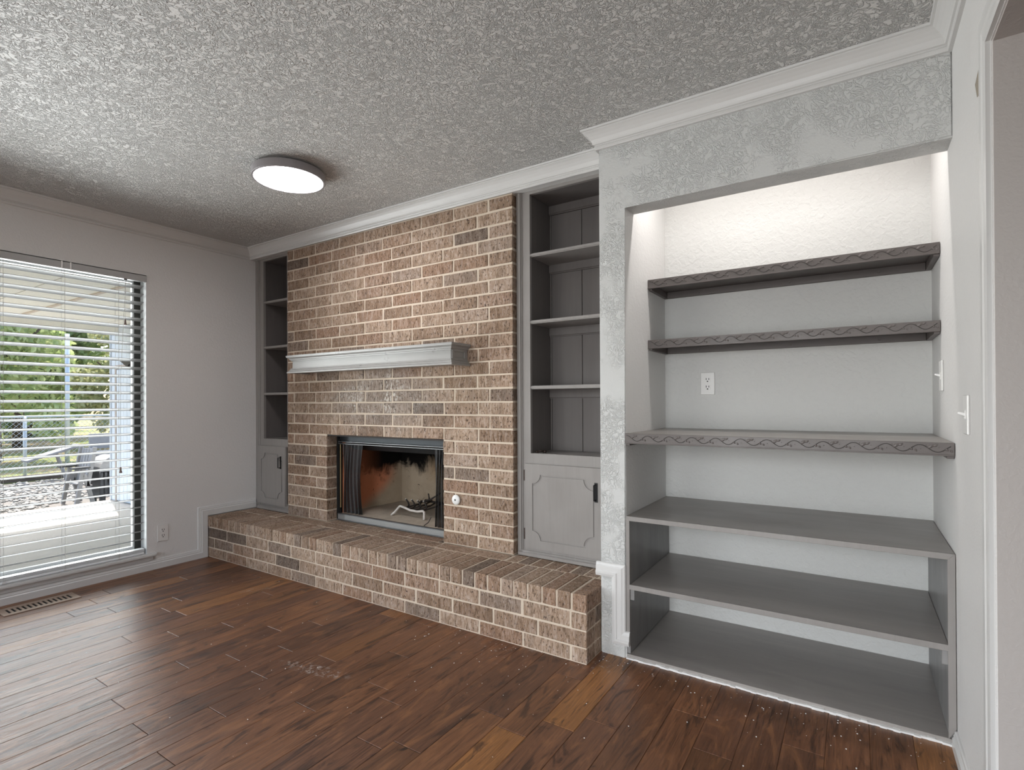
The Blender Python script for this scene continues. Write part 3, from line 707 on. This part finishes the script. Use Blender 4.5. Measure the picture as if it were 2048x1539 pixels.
def niche_shelf(label, zt, zb, yf, cz, board):
    t = thing('niche_shelf', ((XO+XR)/2, (yf+YN)/2, zb), label, 'shelf', 'vine-carved niche shelves')
    boxes('board', [(XO+.003, XR-.002, yf+.012, YN-.002, zt-.019, zt)], board, t, .001)
    f = boxes('fascia', [(XO+.003, XR-.002, yf, yf+.012, zb, zt)], 'fascia_brown', t, .0012)
    boxes('edge_bead', [(XO+.003, XR-.002, yf-.0025, yf+.001, zb, zb+.005)], 'fascia_brown', f, .001)
    bm = bmesh.new(); bl = vine(bm, XO+.012, XR-.012, yf-.0004, (zt+zb)/2+.002, .0125, .0965); mk('vine_carving', bm, 'fascia_groove', f, True); mk('leaf_carving', bl, 'fascia_brown', f)
    zt2 = zt-.019
    boxes('back_cleat', [(XO+.022, XR-.022, YN-.021, YN-.002, cz, zt2)], 'fascia_brown', t, .001)
    boxes('side_cleat', [(XO+.003, XO+.021, yf+.014, YN-.002, cz, zt2)], 'fascia_brown', t, .001); boxes('side_cleat', [(XR-.021, XR-.002, yf+.014, YN-.002, cz, zt2)], 'fascia_brown', t, .001)
    for x in (XO+.19, XR-.19, XO+.62):
        bm = bmesh.new(); lathe(bm, [(.0001, -.002), (.004, -.002), (.005, .001), (.0001, .001)], 10, (x, YN-.022, cz+.014), 'y'); mk('screw', bm, 'fascia_brown', t)
niche_shelf('topmost brown wall shelf with vine-carved edge under the bright niche wall', 1.788, 1.743, .482, 1.735, 'fascia_brown')
niche_shelf('second brown vine-carved wall shelf from the top, above the niche outlet', 1.482, 1.438, .480, 1.430, 'fascia_brown')
niche_shelf('deep grey counter shelf with vine-carved front edge across the niche', 1.025, .980, .150, .970, 'shelf_grey')
def lower_unit():
    t = thing('low_shelf_unit', ((XO+XR)/2, .46, 0), 'low grey three-tier shelf unit filling the bottom of the niche', 'shelf unit')
    xa, xb = XO+.003, XR-.002; yf = YP+.002
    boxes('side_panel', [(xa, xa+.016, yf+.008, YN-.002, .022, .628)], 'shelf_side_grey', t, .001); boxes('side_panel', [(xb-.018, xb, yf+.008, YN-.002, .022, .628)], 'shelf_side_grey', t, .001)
    boxes('top_board', [(xa, xb, yf+.008, YN-.002, .629, .648)], 'shelf_grey', t, .001)
    boxes('middle_board', [(xa+.017, xb-.019, yf+.006, YN-.003, .319, .338)], 'shelf_grey', t, .001)
    boxes('bottom_board', [(xa, xb, yf+.002, YN-.002, .001, .020)], 'shelf_grey', t, .001)
    def trim(name, pts):
        bm = bmesh.new(); lo = [bm.verts.new((p[0], yf-.004, p[1])) for p in pts]; hi = [bm.verts.new((p[0], yf+.0075, p[1])) for p in pts]
        bm.faces.new(lo); bm.faces.new(hi[::-1]); n = len(pts)
        for i in range(n): bm.faces.new((lo[i], lo[(i+1) % n], hi[(i+1) % n], hi[i]))
        bmesh.ops.bevel(bm, geom=bm.edges[:], offset=.0008, segments=1, affect='EDGES'); mk(name, bm, 'cabinet_grey', t)
    w = .021
    trim('top_edging', [(xa, .649), (xb, .649), (xb-w, .649-w), (xa+w-.004, .649-w)])
    trim('side_edging', [(xa, .062), (xa+w-.004, .062), (xa+w-.004, .649-w), (xa, .649)]); trim('side_edging', [(xb, .056), (xb-w, .02), (xb-w, .649-w), (xb, .649)])
    boxes('middle_edging', [(xa+.016, xb-.018, yf-.004, yf+.0055, .317, .339)], 'cabinet_grey', t, .001)
    boxes('cleat', [(xa+.017, xa+.036, yf+.004, YN-.01, .268, .318)], 'shelf_side_grey', t, .001); boxes('cleat', [(xb-.037, xb-.019, yf+.004, YN-.01, .268, .318)], 'shelf_side_grey', t, .001)
    bm = bmesh.new(); n = 60; rng = random.Random(4)
    for i in range(n):
        x = xa+(xb-xa)*i/n; box(bm, x, x+(xb-xa)/n+.001, yf-.006-rng.random()*.006, yf+.003, .0005, .006+rng.random()*.004)
    mk('paint_line', bm, 'caulk_white', t)
lower_unit()
def niche_light():
    t = thing('niche_bar_light', (3.84, .36, CEIL), 'slim bar light under the niche ceiling behind the header', 'light')
    boxes('housing', [(3.33, 4.35, .330, .390, CEIL-.026, CEIL-.0005)], 'trim_paint', t, .002)
    boxes('diffuser', [(3.34, 4.34, .338, .382, CEIL-.030, CEIL-.0265)], 'niche_lamp_glow', t, .001)
    lamp('niche_bulb', 'AREA', (3.84, .36, CEIL-.034), 5.6, (1.0, .955, .925), shape='RECTANGLE', size=.96, size_y=.04)
niche_light()

# ------------------------------------------------------------------ electrical plates
def outlet(loc, mapf, label):
    t = thing('wall_outlet', loc, label, 'outlet', 'duplex wall outlets')
    def bx(name, u0, u1, v0, v1, w0, w1, mat, par, bev=.0008):
        bm = bmesh.new(); box(bm, u0, u1, v0, v1, w0, w1)
        if bev: bmesh.ops.bevel(bm, geom=bm.edges[:], offset=bev, segments=1, affect='EDGES')
        for v in bm.verts: v.co = Vector(mapf(*v.co))
        return mk(name, bm, mat, par)
    bx('plate', -.036, .036, -.059, .059, .0005, .006, 'outlet_plastic', t, .0025)
    for s in (.020, -.020):
        bm = bmesh.new(); pts = []
        for k in range(20):
            a_ = 2*math.pi*k/20; pts.append((max(-.0165, min(.0165, .0195*math.cos(a_))), .0165*math.sin(a_)+s))
        lo = [bm.verts.new(mapf(p[0], p[1], .0055)) for p in pts]; hi = [bm.verts.new(mapf(p[0], p[1], .0078)) for p in pts]
        bm.faces.new(hi)
        for i in range(20): bm.faces.new((lo[i], lo[(i+1) % 20], hi[(i+1) % 20], hi[i]))
        f = mk('receptacle', bm, 'outlet_plastic', t)
        bx('slot', -.0085, -.0050, s-.001, s+.010, .0070, .0081, 'socket_dark', f, 0); bx('slot', .0050, .0085, s-.001, s+.009, .0070, .0081, 'socket_dark', f, 0)
        bx('ground_hole', -.0034, .0034, s-.0115, s-.005, .0070, .0081, 'socket_dark', f, 0)
    bx('screw', -.0025, .0025, -.0025, .0025, .005, .0072, 'outlet_plastic', t, .0005)
outlet((0, -.316, .246), lambda u, v, w: (w, -.316+u, .246+v), 'white duplex outlet on the window wall beside the hearth')
outlet((3.531, YN, 1.264), lambda u, v, w: (3.531+u, YN-w, 1.264+v), 'white duplex outlet on the niche back wall above the counter shelf')
def switch(y, z, label):
    t = thing('light_switch', (XR, y, z), label, 'switch', 'toggle switches on the right wall')
    boxes('plate', [(XR-.007, XR-.0005, y-.037, y+.037, z-.059, z+.059)], 'outlet_plastic', t, .0025)
    boxes('collar', [(XR-.0085, XR-.0065, y-.006, y+.006, z-.013, z+.013)], 'outlet_plastic', t, .0005)
    bm = bmesh.new(); hull(bm, [(XR-.007, y+dy, z+dz) for dy in (-.004, .004) for dz in (-.004, .005)]+[(XR-.024, y+dy, z+dz) for dy in (-.003, .003) for dz in (.003, .009)]); mk('toggle', bm, 'outlet_plastic', t)
switch(-.090, 1.126, 'white toggle switch plate on the right wall nearest the door casing')
switch(.455, 1.264, 'white toggle switch plate on the niche side wall below the second shelf')

# ------------------------------------------------------------------ ceiling lamp, register, wall flake, flecks
def ceiling_light():
    c = (1.606, -.392, CEIL); r = .187
    t = thing('ceiling_light', c, 'flat round flush ceiling light with a dull metal rim, switched on', 'light')
    bm = bmesh.new(); lathe(bm, [(.0001, 0), (.155, 0), (.155, -.014), (.0001, -.014)], 40, c); mk('mounting_plate', bm, 'fixture_rim', t)
    bm = bmesh.new(); lathe(bm, [(.0001, -.012), (r-.003, -.012), (r, -.015), (r, -.052), (r-.002, -.056), (r-.011, -.056), (r-.012, -.050), (.0001, -.050)], 64, c); mk('rim', bm, 'fixture_rim', t)
    bm = bmesh.new(); lathe(bm, [(.0001, -.0502), (r-.013, -.0502), (r-.013, -.0535), (.0001, -.0540)], 64, c); mk('diffuser', bm, 'emissive_diffuser', t)
ceiling_light()
def register():
    x0, x1, y0, y1 = .090, .240, -1.222, -.872
    t = thing('floor_register', ((x0+x1)/2, (y0+y1)/2, 0), 'beige metal floor vent register below the window', 'vent')
    n = 13; m = .030; bw = (y1-y0-2*m)/(n*2-1)
    plate = []
    boxes('frame', [(x0, x1, y0, y0+m, .0, .005), (x0, x1, y1-m, y1, .0, .005), (x0, x0+.034, y0+m, y1-m, .0, .005), (x1-.034, x1, y0+m, y1-m, .0, .005)], 'register_metal', t, .0008)
    for i in range(n-1):
        a_ = y0+m+bw*(2*i+1); boxes('bar', [(x0+.034, x1-.034, a_, a_+bw, .0005, .0045)], 'register_metal', t, .0006)
    boxes('dark_duct', [(x0+.03, x1-.03, y0+m-.004, y1-m+.004, .0002, .0009)], 'void_dark', t, 0)
register()
def flake():
    bm = bmesh.new(); pts = [(-.318, 2.052), (-.325, 2.00), (-.35, 1.955), (-.352, 1.975), (-.345, 2.03)]
    lo = [bm.verts.new((XR-.001-(.010 if i in (1, 2) else 0), y, z)) for i, (y, z) in enumerate(pts)]; hi = [bm.verts.new((v.co.x-.0015, v.co.y, v.co.z)) for v in lo]
    bm.faces.new(lo); bm.faces.new(hi[::-1])
    for i in range(5): bm.faces.new((lo[i], lo[(i+1) % 5], hi[(i+1) % 5], hi[i]))
    tag(mk('peeling_paint_flake', bm, 'drywall_paper'), 'torn flake of peeling paint beside the top corner of the door casing', 'paint flake')
flake()
def flecks():
    rng = random.Random(9); ms = []
    for i in range(230):
        if i < 90: x, y = rng.uniform(3.2, 4.43), .13-abs(rng.gauss(0, .16))
        elif i < 140: x, y = rng.uniform(2.3, 3.2), -abs(rng.gauss(.05, .25))
        else: x, y = rng.uniform(.5, 4.3), rng.uniform(-1.3, -.05)
        r_ = rng.choice([.0012, .0015, .002, .0028])
        ms.append(Matrix.Translation((x, y, .0008)) @ Matrix.Diagonal((r_, r_*rng.uniform(.6, 1.6), .4*r_, 1)))
    tag(mk('paint_flecks', blobs(ms), 'paint_fleck'), 'scattered white paint flecks on the wooden floor', 'paint flecks', kind='stuff')
flecks()

# ------------------------------------------------------------------ window and blind
def window():
    y0, y1, z0, z1 = WIN
    w = struct(thing('window_1', (-.07, (y0+y1)/2, z0), None, None))
    boxes('window_frame', [(-.125, -.085, y1-.040, y1-.002, z0, z1-.002), (-.125, -.085, y0+.002, y0+.040, z0, z1-.002), (-.125, -.085, y0+.04, y1-.04, z0, z0+.03), (-.125, -.085, y0+.04, y1-.04, z1-.035, z1-.002)], 'dark_gasket', w, .001)
    boxes('sash', [(-.118, -.095, y1-.052, y1-.040, z0+.03, z1-.035), (-.118, -.095, y0+.040, y0+.052, z0+.03, z1-.035), (-.118, -.095, y0+.05, y1-.05, z0+.03, z0+.05), (-.118, -.095, y0+.05, y1-.05, z1-.05, z1-.035)], 'window_white', w, .001)
    boxes('jamb_lining', [(-.149, -.002, y1-.0035, y1-.0005, z0, z1-.004), (-.149, -.002, y0+.0005, y0+.0035, z0, z1-.004)], 'window_white', w, 0)
    boxes('pane', [(-.108, -.104, y0+.05, y1-.05, z0+.045, z1-.045)], 'window_glass', w, 0)
    bm = bmesh.new(); box(bm, -.149, .034, y0-.05, y1+.052, z0-.020, z0)
    bmesh.ops.bevel(bm, geom=[e for e in bm.edges if e.verts[0].co.x > .03 and e.verts[1].co.x > .03], offset=.005, segments=2, affect='EDGES'); mk('window_sill', bm, 'trim_paint', w)
    boxes('apron', [(.0005, .014, y0-.03, y1+.034, .070, z0-.0205)], 'trim_paint', w, .001)
window()
def blind():
    y0, y1, z0, z1 = WIN; ya, yb = y0+.014, y1-.016
    t = thing('window_blind', (-.025, (ya+yb)/2, z0), 'white wide-slat venetian blind hanging open in the window', 'blind')
    boxes('headrail', [(-.060, -.004, ya, yb, 2.032, 2.066)], 'blind_white', t, .001)
    v = boxes('valance', [(.000, .010, y0+.002, y1-.002, 2.026, 2.069)], 'blind_white', t, .002)
    boxes('valance_return', [(-.03, .000, y1-.012, y1-.003, 2.026, 2.069)], 'blind_white', t, .001)
    for y in (-.895, -.850, -1.5): boxes('clip', [(.0102, .013, y-.004, y+.004, 2.024, 2.072)], 'outlet_plastic', v, .0008)
    # one crowned slat, tilted with its room edge up, copied down the ladder
    bm = bmesh.new(); n = 6; w = .050; th = .0028; L_ = (yb-ya)/2; top = []; bot = []
    tilt = R(19)
    for i in range(n+1):
        u = (i/n-.5)*w; c = .0022*(1-(2*i/n-1)**2)
        for lst, dz in ((top, th/2), (bot, -th/2)):
            x, z = u, c+dz; X = x*math.cos(tilt)-z*math.sin(tilt); Z = x*math.sin(tilt)+z*math.cos(tilt); lst.append((X, Z))
    ring = top+bot[::-1]; ra = [bm.verts.new((x, -L_, z)) for x, z in ring]; rb = [bm.verts.new((x, L_, z)) for x, z in ring]; m = len(ring)
    for k in range(m): bm.faces.new((ra[k], ra[(k+1) % m], rb[(k+1) % m], rb[k]))
    bm.faces.new(ra[::-1]); bm.faces.new(rb); bmesh.ops.recalc_face_normals(bm, faces=bm.faces[:])
    me = bpy.data.meshes.new('slat'); bm.to_mesh(me); bm.free(); me.materials.append(M['slat_backlit_grey'])
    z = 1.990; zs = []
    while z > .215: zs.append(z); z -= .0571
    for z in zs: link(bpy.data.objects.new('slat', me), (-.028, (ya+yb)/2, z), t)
    boxes('bottom_rail', [(-.053, -.003, ya, yb, z0+.002, z0+.018)], 'window_white', t, .004, 2)
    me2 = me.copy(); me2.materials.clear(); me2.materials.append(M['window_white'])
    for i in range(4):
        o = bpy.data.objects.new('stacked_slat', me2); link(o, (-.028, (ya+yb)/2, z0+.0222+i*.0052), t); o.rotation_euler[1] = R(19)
    for y in (-1.166, -.877, -.585, -1.455, -1.745, -2.03):
        for x, r_ in ((.0, .0009), (-.055, .0009)):
            bm = bmesh.new(); tube(bm, [(x, y, z0+.01), (x, y, 2.03)], r_, 5); mk('ladder_cord', bm, 'cord', t)
        bm = bmesh.new()
        for zz in zs: tube(bm, [(-.054, y+.004, zz-.014), (-.002, y+.004, zz+.005)], .0006, 4)
        mk('ladder_rungs', bm, 'cord', t)
        boxes('rail_button', [(-.002, .002, y-.007, y+.007, z0+.004, z0+.014)], 'outlet_plastic', t, .001)
    boxes('cord_lock', [(-.004, .004, -.553, -.535, 2.018, 2.028)], 'socket_dark', t, .001)
    for y, zt in ((-.543, 1.750), (-.572, .745)):
        bm = bmesh.new(); tube(bm, [(.004, -.545, 2.022), (.006, y-.004, (zt+2.0)/2), (.006, y-.006, zt)], .0010, 5); c = mk('lift_cord', bm, 'cord', t)
        bm = bmesh.new(); lathe(bm, [(.003, .040), (.005, .038), (.0065, .015), (.010, .002), (.0095, 0), (.003, 0)], 12, (.006, y-.006, zt-.040)); mk('tassel', bm, 'tassel_brown', c, True)
blind()

# ------------------------------------------------------------------ outdoors
def outdoors():
    G = -.10
    struct(boxes('floor_patio', [(-4.16, -.15, -7, 6, G-.15, G)], 'patio_concrete', None, 0))
    struct(boxes('ground_lawn', [(-60, -8.25, -45, 50, -.5, -.2)], 'dry_lawn', None, 0))
    struct(boxes('ground_gravel_bed', [(-8.25, -4.16, -10, 12, -.5, -.215)], 'gravel_bed_soil', None, 0))
    rng = random.Random(5); ms = []
    for i in range(3600):
        x = -4.2-4.0*rng.random()**1.15; y = rng.uniform(-1.6, 2.6)+(-4.2-x)*-.12; r_ = rng.uniform(.014, .036)
        if (-5.2 < x < -4.4 and .5 < y < 1.45) or (-7.1 < x < -6.5 and 1.45 < y < 3.3) or (-7.95 < x < -7.75 and 1.3 < y < 1.5): continue
        m = Matrix.Translation((x, y, -.213+r_*.25)) @ Matrix.Rotation(rng.uniform(0, 6), 4, 'Z') @ Matrix.Diagonal((r_*rng.uniform(.8, 1.5), r_, r_*rng.uniform(.45, .8), 1))
        ms.append(m)
    tag(mk('gravel', blobs(ms), 'pebble'), 'pale grey gravel stones beyond the patio edge', 'gravel', kind='stuff')
    tag(boxes('garden_edging_timber', [(-8.42, -8.30, -6, 10, -.205, -.10)], 'timber_edge', None, .006), 'dark low timber edging between gravel bed and lawn', 'edging')
    # porch roof
    p = thing('porch_roof', (-2.1, 0, 2.2), 'cream porch roof with seamed ceiling over the patio outside the window', 'porch roof')
    boxes('roof_deck', [(-4.05, -.15, -7, 6, 2.34, 2.46)], 'porch_paint', p, 0)
    for i in range(11):
        y = -5.4+i*1.22; boxes('ceiling_panel', [(-3.90, -.155, y+.006, y+1.214, 2.20, 2.34)], 'porch_paint', p, 0)
    boxes('ceiling_batten', [(-3.90, -.155, -.13, -.09, 2.190, 2.199)], 'porch_seam', p, .001)
    boxes('fascia_beam', [(-4.05, -3.905, -7, 6, 2.10, 2.40)], 'porch_paint', p, .004)
    boxes('gutter', [(-4.16, -4.055, -7, 6, 2.22, 2.36)], 'siding_white', p, .01)
    # boarded end wall of the porch with a door
    e = thing('porch_end_wall', (-2.2, .95, G), 'white vertical board wall with a plain door at the end of the porch', 'wall')
    boxes('sheathing', [(-4.10, -.16, .905, 1.05, G+.002, 2.195)], 'siding_white', e, 0)
    x = -4.12; k = 0
    while x < -.2:
        w = .145 if k == 0 else .098
        boxes('board', [(x+.002, min(x+w, -.16)-.002, .885, .904, (1.62 if False else G+.004), 2.19)], 'siding_white', e, .002); x += w; k += 1
    boxes('corner_post', [(-4.145, -4.125, .87, 1.06, G+.002, 2.195)], 'siding_white', e, .003)
    d = boxes('door', [(-3.92, -3.06, .868, .884, G+.02, 1.62)], 'siding_white', e, .002)
    boxes('door_frame', [(-3.965, -3.925, .862, .884, G+.01, 1.67)], 'hall_wall', d, .002); boxes('door_frame', [(-3.965, -3.02, .862, .884, 1.64, 1.68)], 'hall_wall', d, .002)
    x = -3.90
    while x < -3.1: boxes('door_board', [(x+.003, x+.097, .860, .8675, G+.03, 1.61)], 'siding_white', d, .002); x += .10
    # little bracket shelf high on that wall
    b = thing('wall_bracket', (-3.0, .86, 1.72), 'small dark metal bracket lamp high on the porch end wall', 'bracket')
    bm = bmesh.new(); tube(bm, [(-3.05, .855, 1.70), (-3.05, .70, 1.66), (-2.95, .62, 1.62)], .010, 6); mk('arm', bm, 'dark_resin', b)
    bm = bmesh.new(); hull(bm, [(-3.16, .60, 1.70), (-2.84, .60, 1.70), (-3.16, .78, 1.70), (-2.84, .78, 1.70), (-3.06, .66, 1.60), (-2.95, .66, 1.60), (-3.06, .72, 1.60), (-2.95, .72, 1.60)]); mk('shade', bm, 'dark_resin', b)
    # chain link fence
    f = thing('chain_link_fence', (-8.6, 2, -.2), 'galvanised chain link fence with round posts across the yard', 'fence')
    X = -8.62; z0, z1 = -.16, .95
    for y in (-1.85, 1.18, 4.2): 
        bm = bmesh.new(); tube(bm, [(X, y, -.3), (X, y, z1+.02)], .028, 10); mk('post', bm, 'galvanised', f, True)
    bm = bmesh.new(); tube(bm, [(X, -4, z1), (X, 7, z1)], .021, 10); mk('top_rail', bm, 'galvanised', f, True)
    vs, fs = [], []
    def strip(a_, b_, r_=.0026):
        i = len(vs); d = (Vector(b_)-Vector(a_)).normalized(); n = Vector((0, -d.z, d.y))*r_
        for p_ in (a_, b_):
            for s in ((0, n), (r_, -n*.6), (-r_, -n*.6)): vs.append(tuple(Vector(p_)+s[1]+Vector((s[0], 0, 0))))
        for k in range(3): fs.append((i+k, i+(k+1) % 3, i+3+(k+1) % 3, i+3+k))
    y = -3.2; H = z1-z0
    while y < 5.2:
        strip((X+.03, y, z0), (X+.03, y+H, z1)); strip((X+.032, y+H, z0), (X+.032, y, z1)); y += .085
    o = mk('chain_link_mesh', (vs, fs), 'galvanised', f); o['kind'] = 'stuff'
    bm = bmesh.new(); tube(bm, [(-10.6, 2.42, -.25), (-10.6, 2.42, 2.75)], .045, 10); bm2 = bm
    tag(mk('utility_pole', bm, 'galvanised', None, True, 'base'), 'thin tall white pole standing on the lawn behind the fence', 'pole')
    # weathered chair, box and board at the patio edge
    c = thing('weathered_lawn_chair', (-4.55, .75, -.2), 'weathered grey wooden lawn chair at the patio edge outside', 'chair')
    cx = -4.6
    for dx in (0, -.46):
        boxes('leg', [(cx+dx-.02, cx+dx+.02, .670, .715, -.21, .30)], 'weathered_grey', c, .003).rotation_euler[0] = R(-9)
        boxes('leg', [(cx+dx-.02, cx+dx+.02, .775, .82, -.21, .22)], 'weathered_grey', c, .003).rotation_euler[0] = R(14)
        boxes('arm', [(cx+dx-.05, cx+dx+.05, .60, .80, .30, .325)], 'dark_resin', c, .003)
        boxes('back_post', [(cx+dx-.02, cx+dx+.02, .80, .845, .05, .585)], 'weathered_grey', c, .003).rotation_euler[0] = R(-9)
    for i in range(4): boxes('seat_slat', [(cx-.46, cx, .665+i*.045, .70+i*.045, .09-.012*i, .108-.012*i)], 'weathered_grey', c, .002)
    for i in range(5): boxes('back_slat', [(cx-.44+.09*i, cx-.37+.09*i, .83, .85, .10, .56)], 'weathered_grey', c, .002).rotation_euler[0] = R(-9)
    q = thing('slatted_storage_box', (-4.75, 1.05, -.2), 'dark ribbed storage box with rounded lid beyond the lawn chair', 'storage box')
    boxes('body', [(-4.95, -4.55, .90, 1.30, -.10, .25)], 'dark_resin', q, .01)
    for i in range(8): boxes('rib', [(-4.548, -4.538, .905+i*.05, .94+i*.05, -.08, .23)], 'dark_resin', q, .003)
    bm = bmesh.new(); 
    for i in range(9):
        t0 = math.pi*i/8
    lathe(bm, [(.20, -.2), (.20, .2)], 24, (-4.75, 1.10, .25), 'x'); mk('lid', bm, 'weathered_grey', q)
    boxes('foot', [(-4.93, -4.87, .92, .98, -.21, -.10)], 'dark_resin', q, .004); boxes('foot', [(-4.63, -4.57, .92, .98, -.21, -.10)], 'dark_resin', q, .004)
    o = tag(boxes('garden_bench', [(-7.0, -6.6, 1.55, 3.2, .30, .36), (-7.0, -6.95, 1.6, 3.2, .40, .66), (-6.95, -6.65, 1.6, 1.66, -.21, .30), (-6.95, -6.65, 3.1, 3.16, -.21, .30)], 'weathered_grey', None, .006), 'long grey wooden bench on the gravel behind the storage box', 'bench')
    o = boxes('leaning_plank', [(-8.0, -7.7, .95, 1.75, .29, .33)], 'weathered_grey', None, .006); o.rotation_euler[0] = R(17); tag(o, 'pale grey board held tilted on a stand before the fence', 'board')
    bm = bmesh.new(); tube(bm, [(-7.85, 1.4, -.215), (-7.85, 1.4, .30)], .03, 8); mk('stand', bm, 'weathered_grey', o)
    # trees behind the fence
    def tree(x, y, h, rad, mat, label, seed, nl=5200, low=.0):
        rng = random.Random(seed); t = thing('leafy_tree', (x, y, -.2), label, 'tree', 'trees behind the fence')
        bm = bmesh.new(); tube(bm, [(x, y, -.3), (x+.05, y, h*.25), (x-.05, y+.1, h*.6), (x, y, h*.85)], [.16, .13, .09, .03], 8); tr = mk('trunk', bm, 'bark', t, True)
        for k in range(4):
            an = rng.uniform(0, 6.28); z = h*rng.uniform(.2, .5); bm = bmesh.new(); tube(bm, [(x, y, z), (x+math.cos(an)*rad*.4, y+math.sin(an)*rad*.4, z+.5), (x+math.cos(an)*rad*.75, y+math.sin(an)*rad*.75, z+1.1)], [.06, .04, .02], 6); mk('branch', bm, 'bark', tr, True)
        blobs = [(Vector((x+rng.uniform(-.7, .7)*rad, y+rng.uniform(-.75, .75)*rad, low+(h-low)*rng.uniform(.06, .92))), rad*rng.uniform(.26, .48)) for _ in range(26)]
        vs, fs = [], []
        for i in range(nl):
            c_, r_ = rng.choice(blobs); d = Vector((rng.gauss(0, 1), rng.gauss(0, 1), rng.gauss(0, 1))).normalized()*r_*rng.random()**.35
            p_ = c_+d; u = Vector((rng.gauss(0, 1), rng.gauss(0, 1), rng.gauss(0, 1))).normalized(); w = u.orthogonal().normalized(); L_ = rng.uniform(.045, .09)*max(1.5, rad); n_ = len(vs)
            vs += [tuple(p_-u*L_), tuple(p_+w*L_*.5), tuple(p_+u*L_), tuple(p_-w*L_*.5)]; fs.append((n_, n_+1, n_+2, n_+3))
        o = mk('foliage', (vs, fs), mat, t); o['kind'] = 'stuff'
    tree(-13.0, 1.75, 4.7, 1.5, 'leaf_bright', 'bright green leafy tree at the left of the window view behind the fence', 1)
    tree(-14.2, 5.4, 4.6, 1.5, 'leaf_olive', 'olive green leafy tree next to the white porch end wall', 2, 6500, -.4)
    tree(-18.5, 3.6, 5.8, 1.9, 'leaf_mid', 'mid green tree filling the gap between the two front trees', 3, 9000, -.4)
    tree(-19.0, 8.4, 5.8, 1.9, 'leaf_mid', 'mid green tree mostly covered by the porch end wall', 4, 3600)
    tree(-18.5, -1.2, 5.6, 1.9, 'leaf_olive', 'olive green tree half hidden behind the left front tree', 5, 3600)
    tree(-30.5, 7.0, 6.0, 2.4, 'leaf_mid', 'distant tree right of the far tall tree, almost behind the porch wall', 8, 5000, -.2)
    tree(-30.5, .6, 6.0, 2.4, 'leaf_olive', 'distant tree left of the far tall tree behind the lawn', 9, 5000, -.2)
    tree(-24.5, 5.4, 7.0, 2.6, 'leaf_mid', 'tall green tree farthest behind the fence', 6, 9000, -.6)
outdoors()
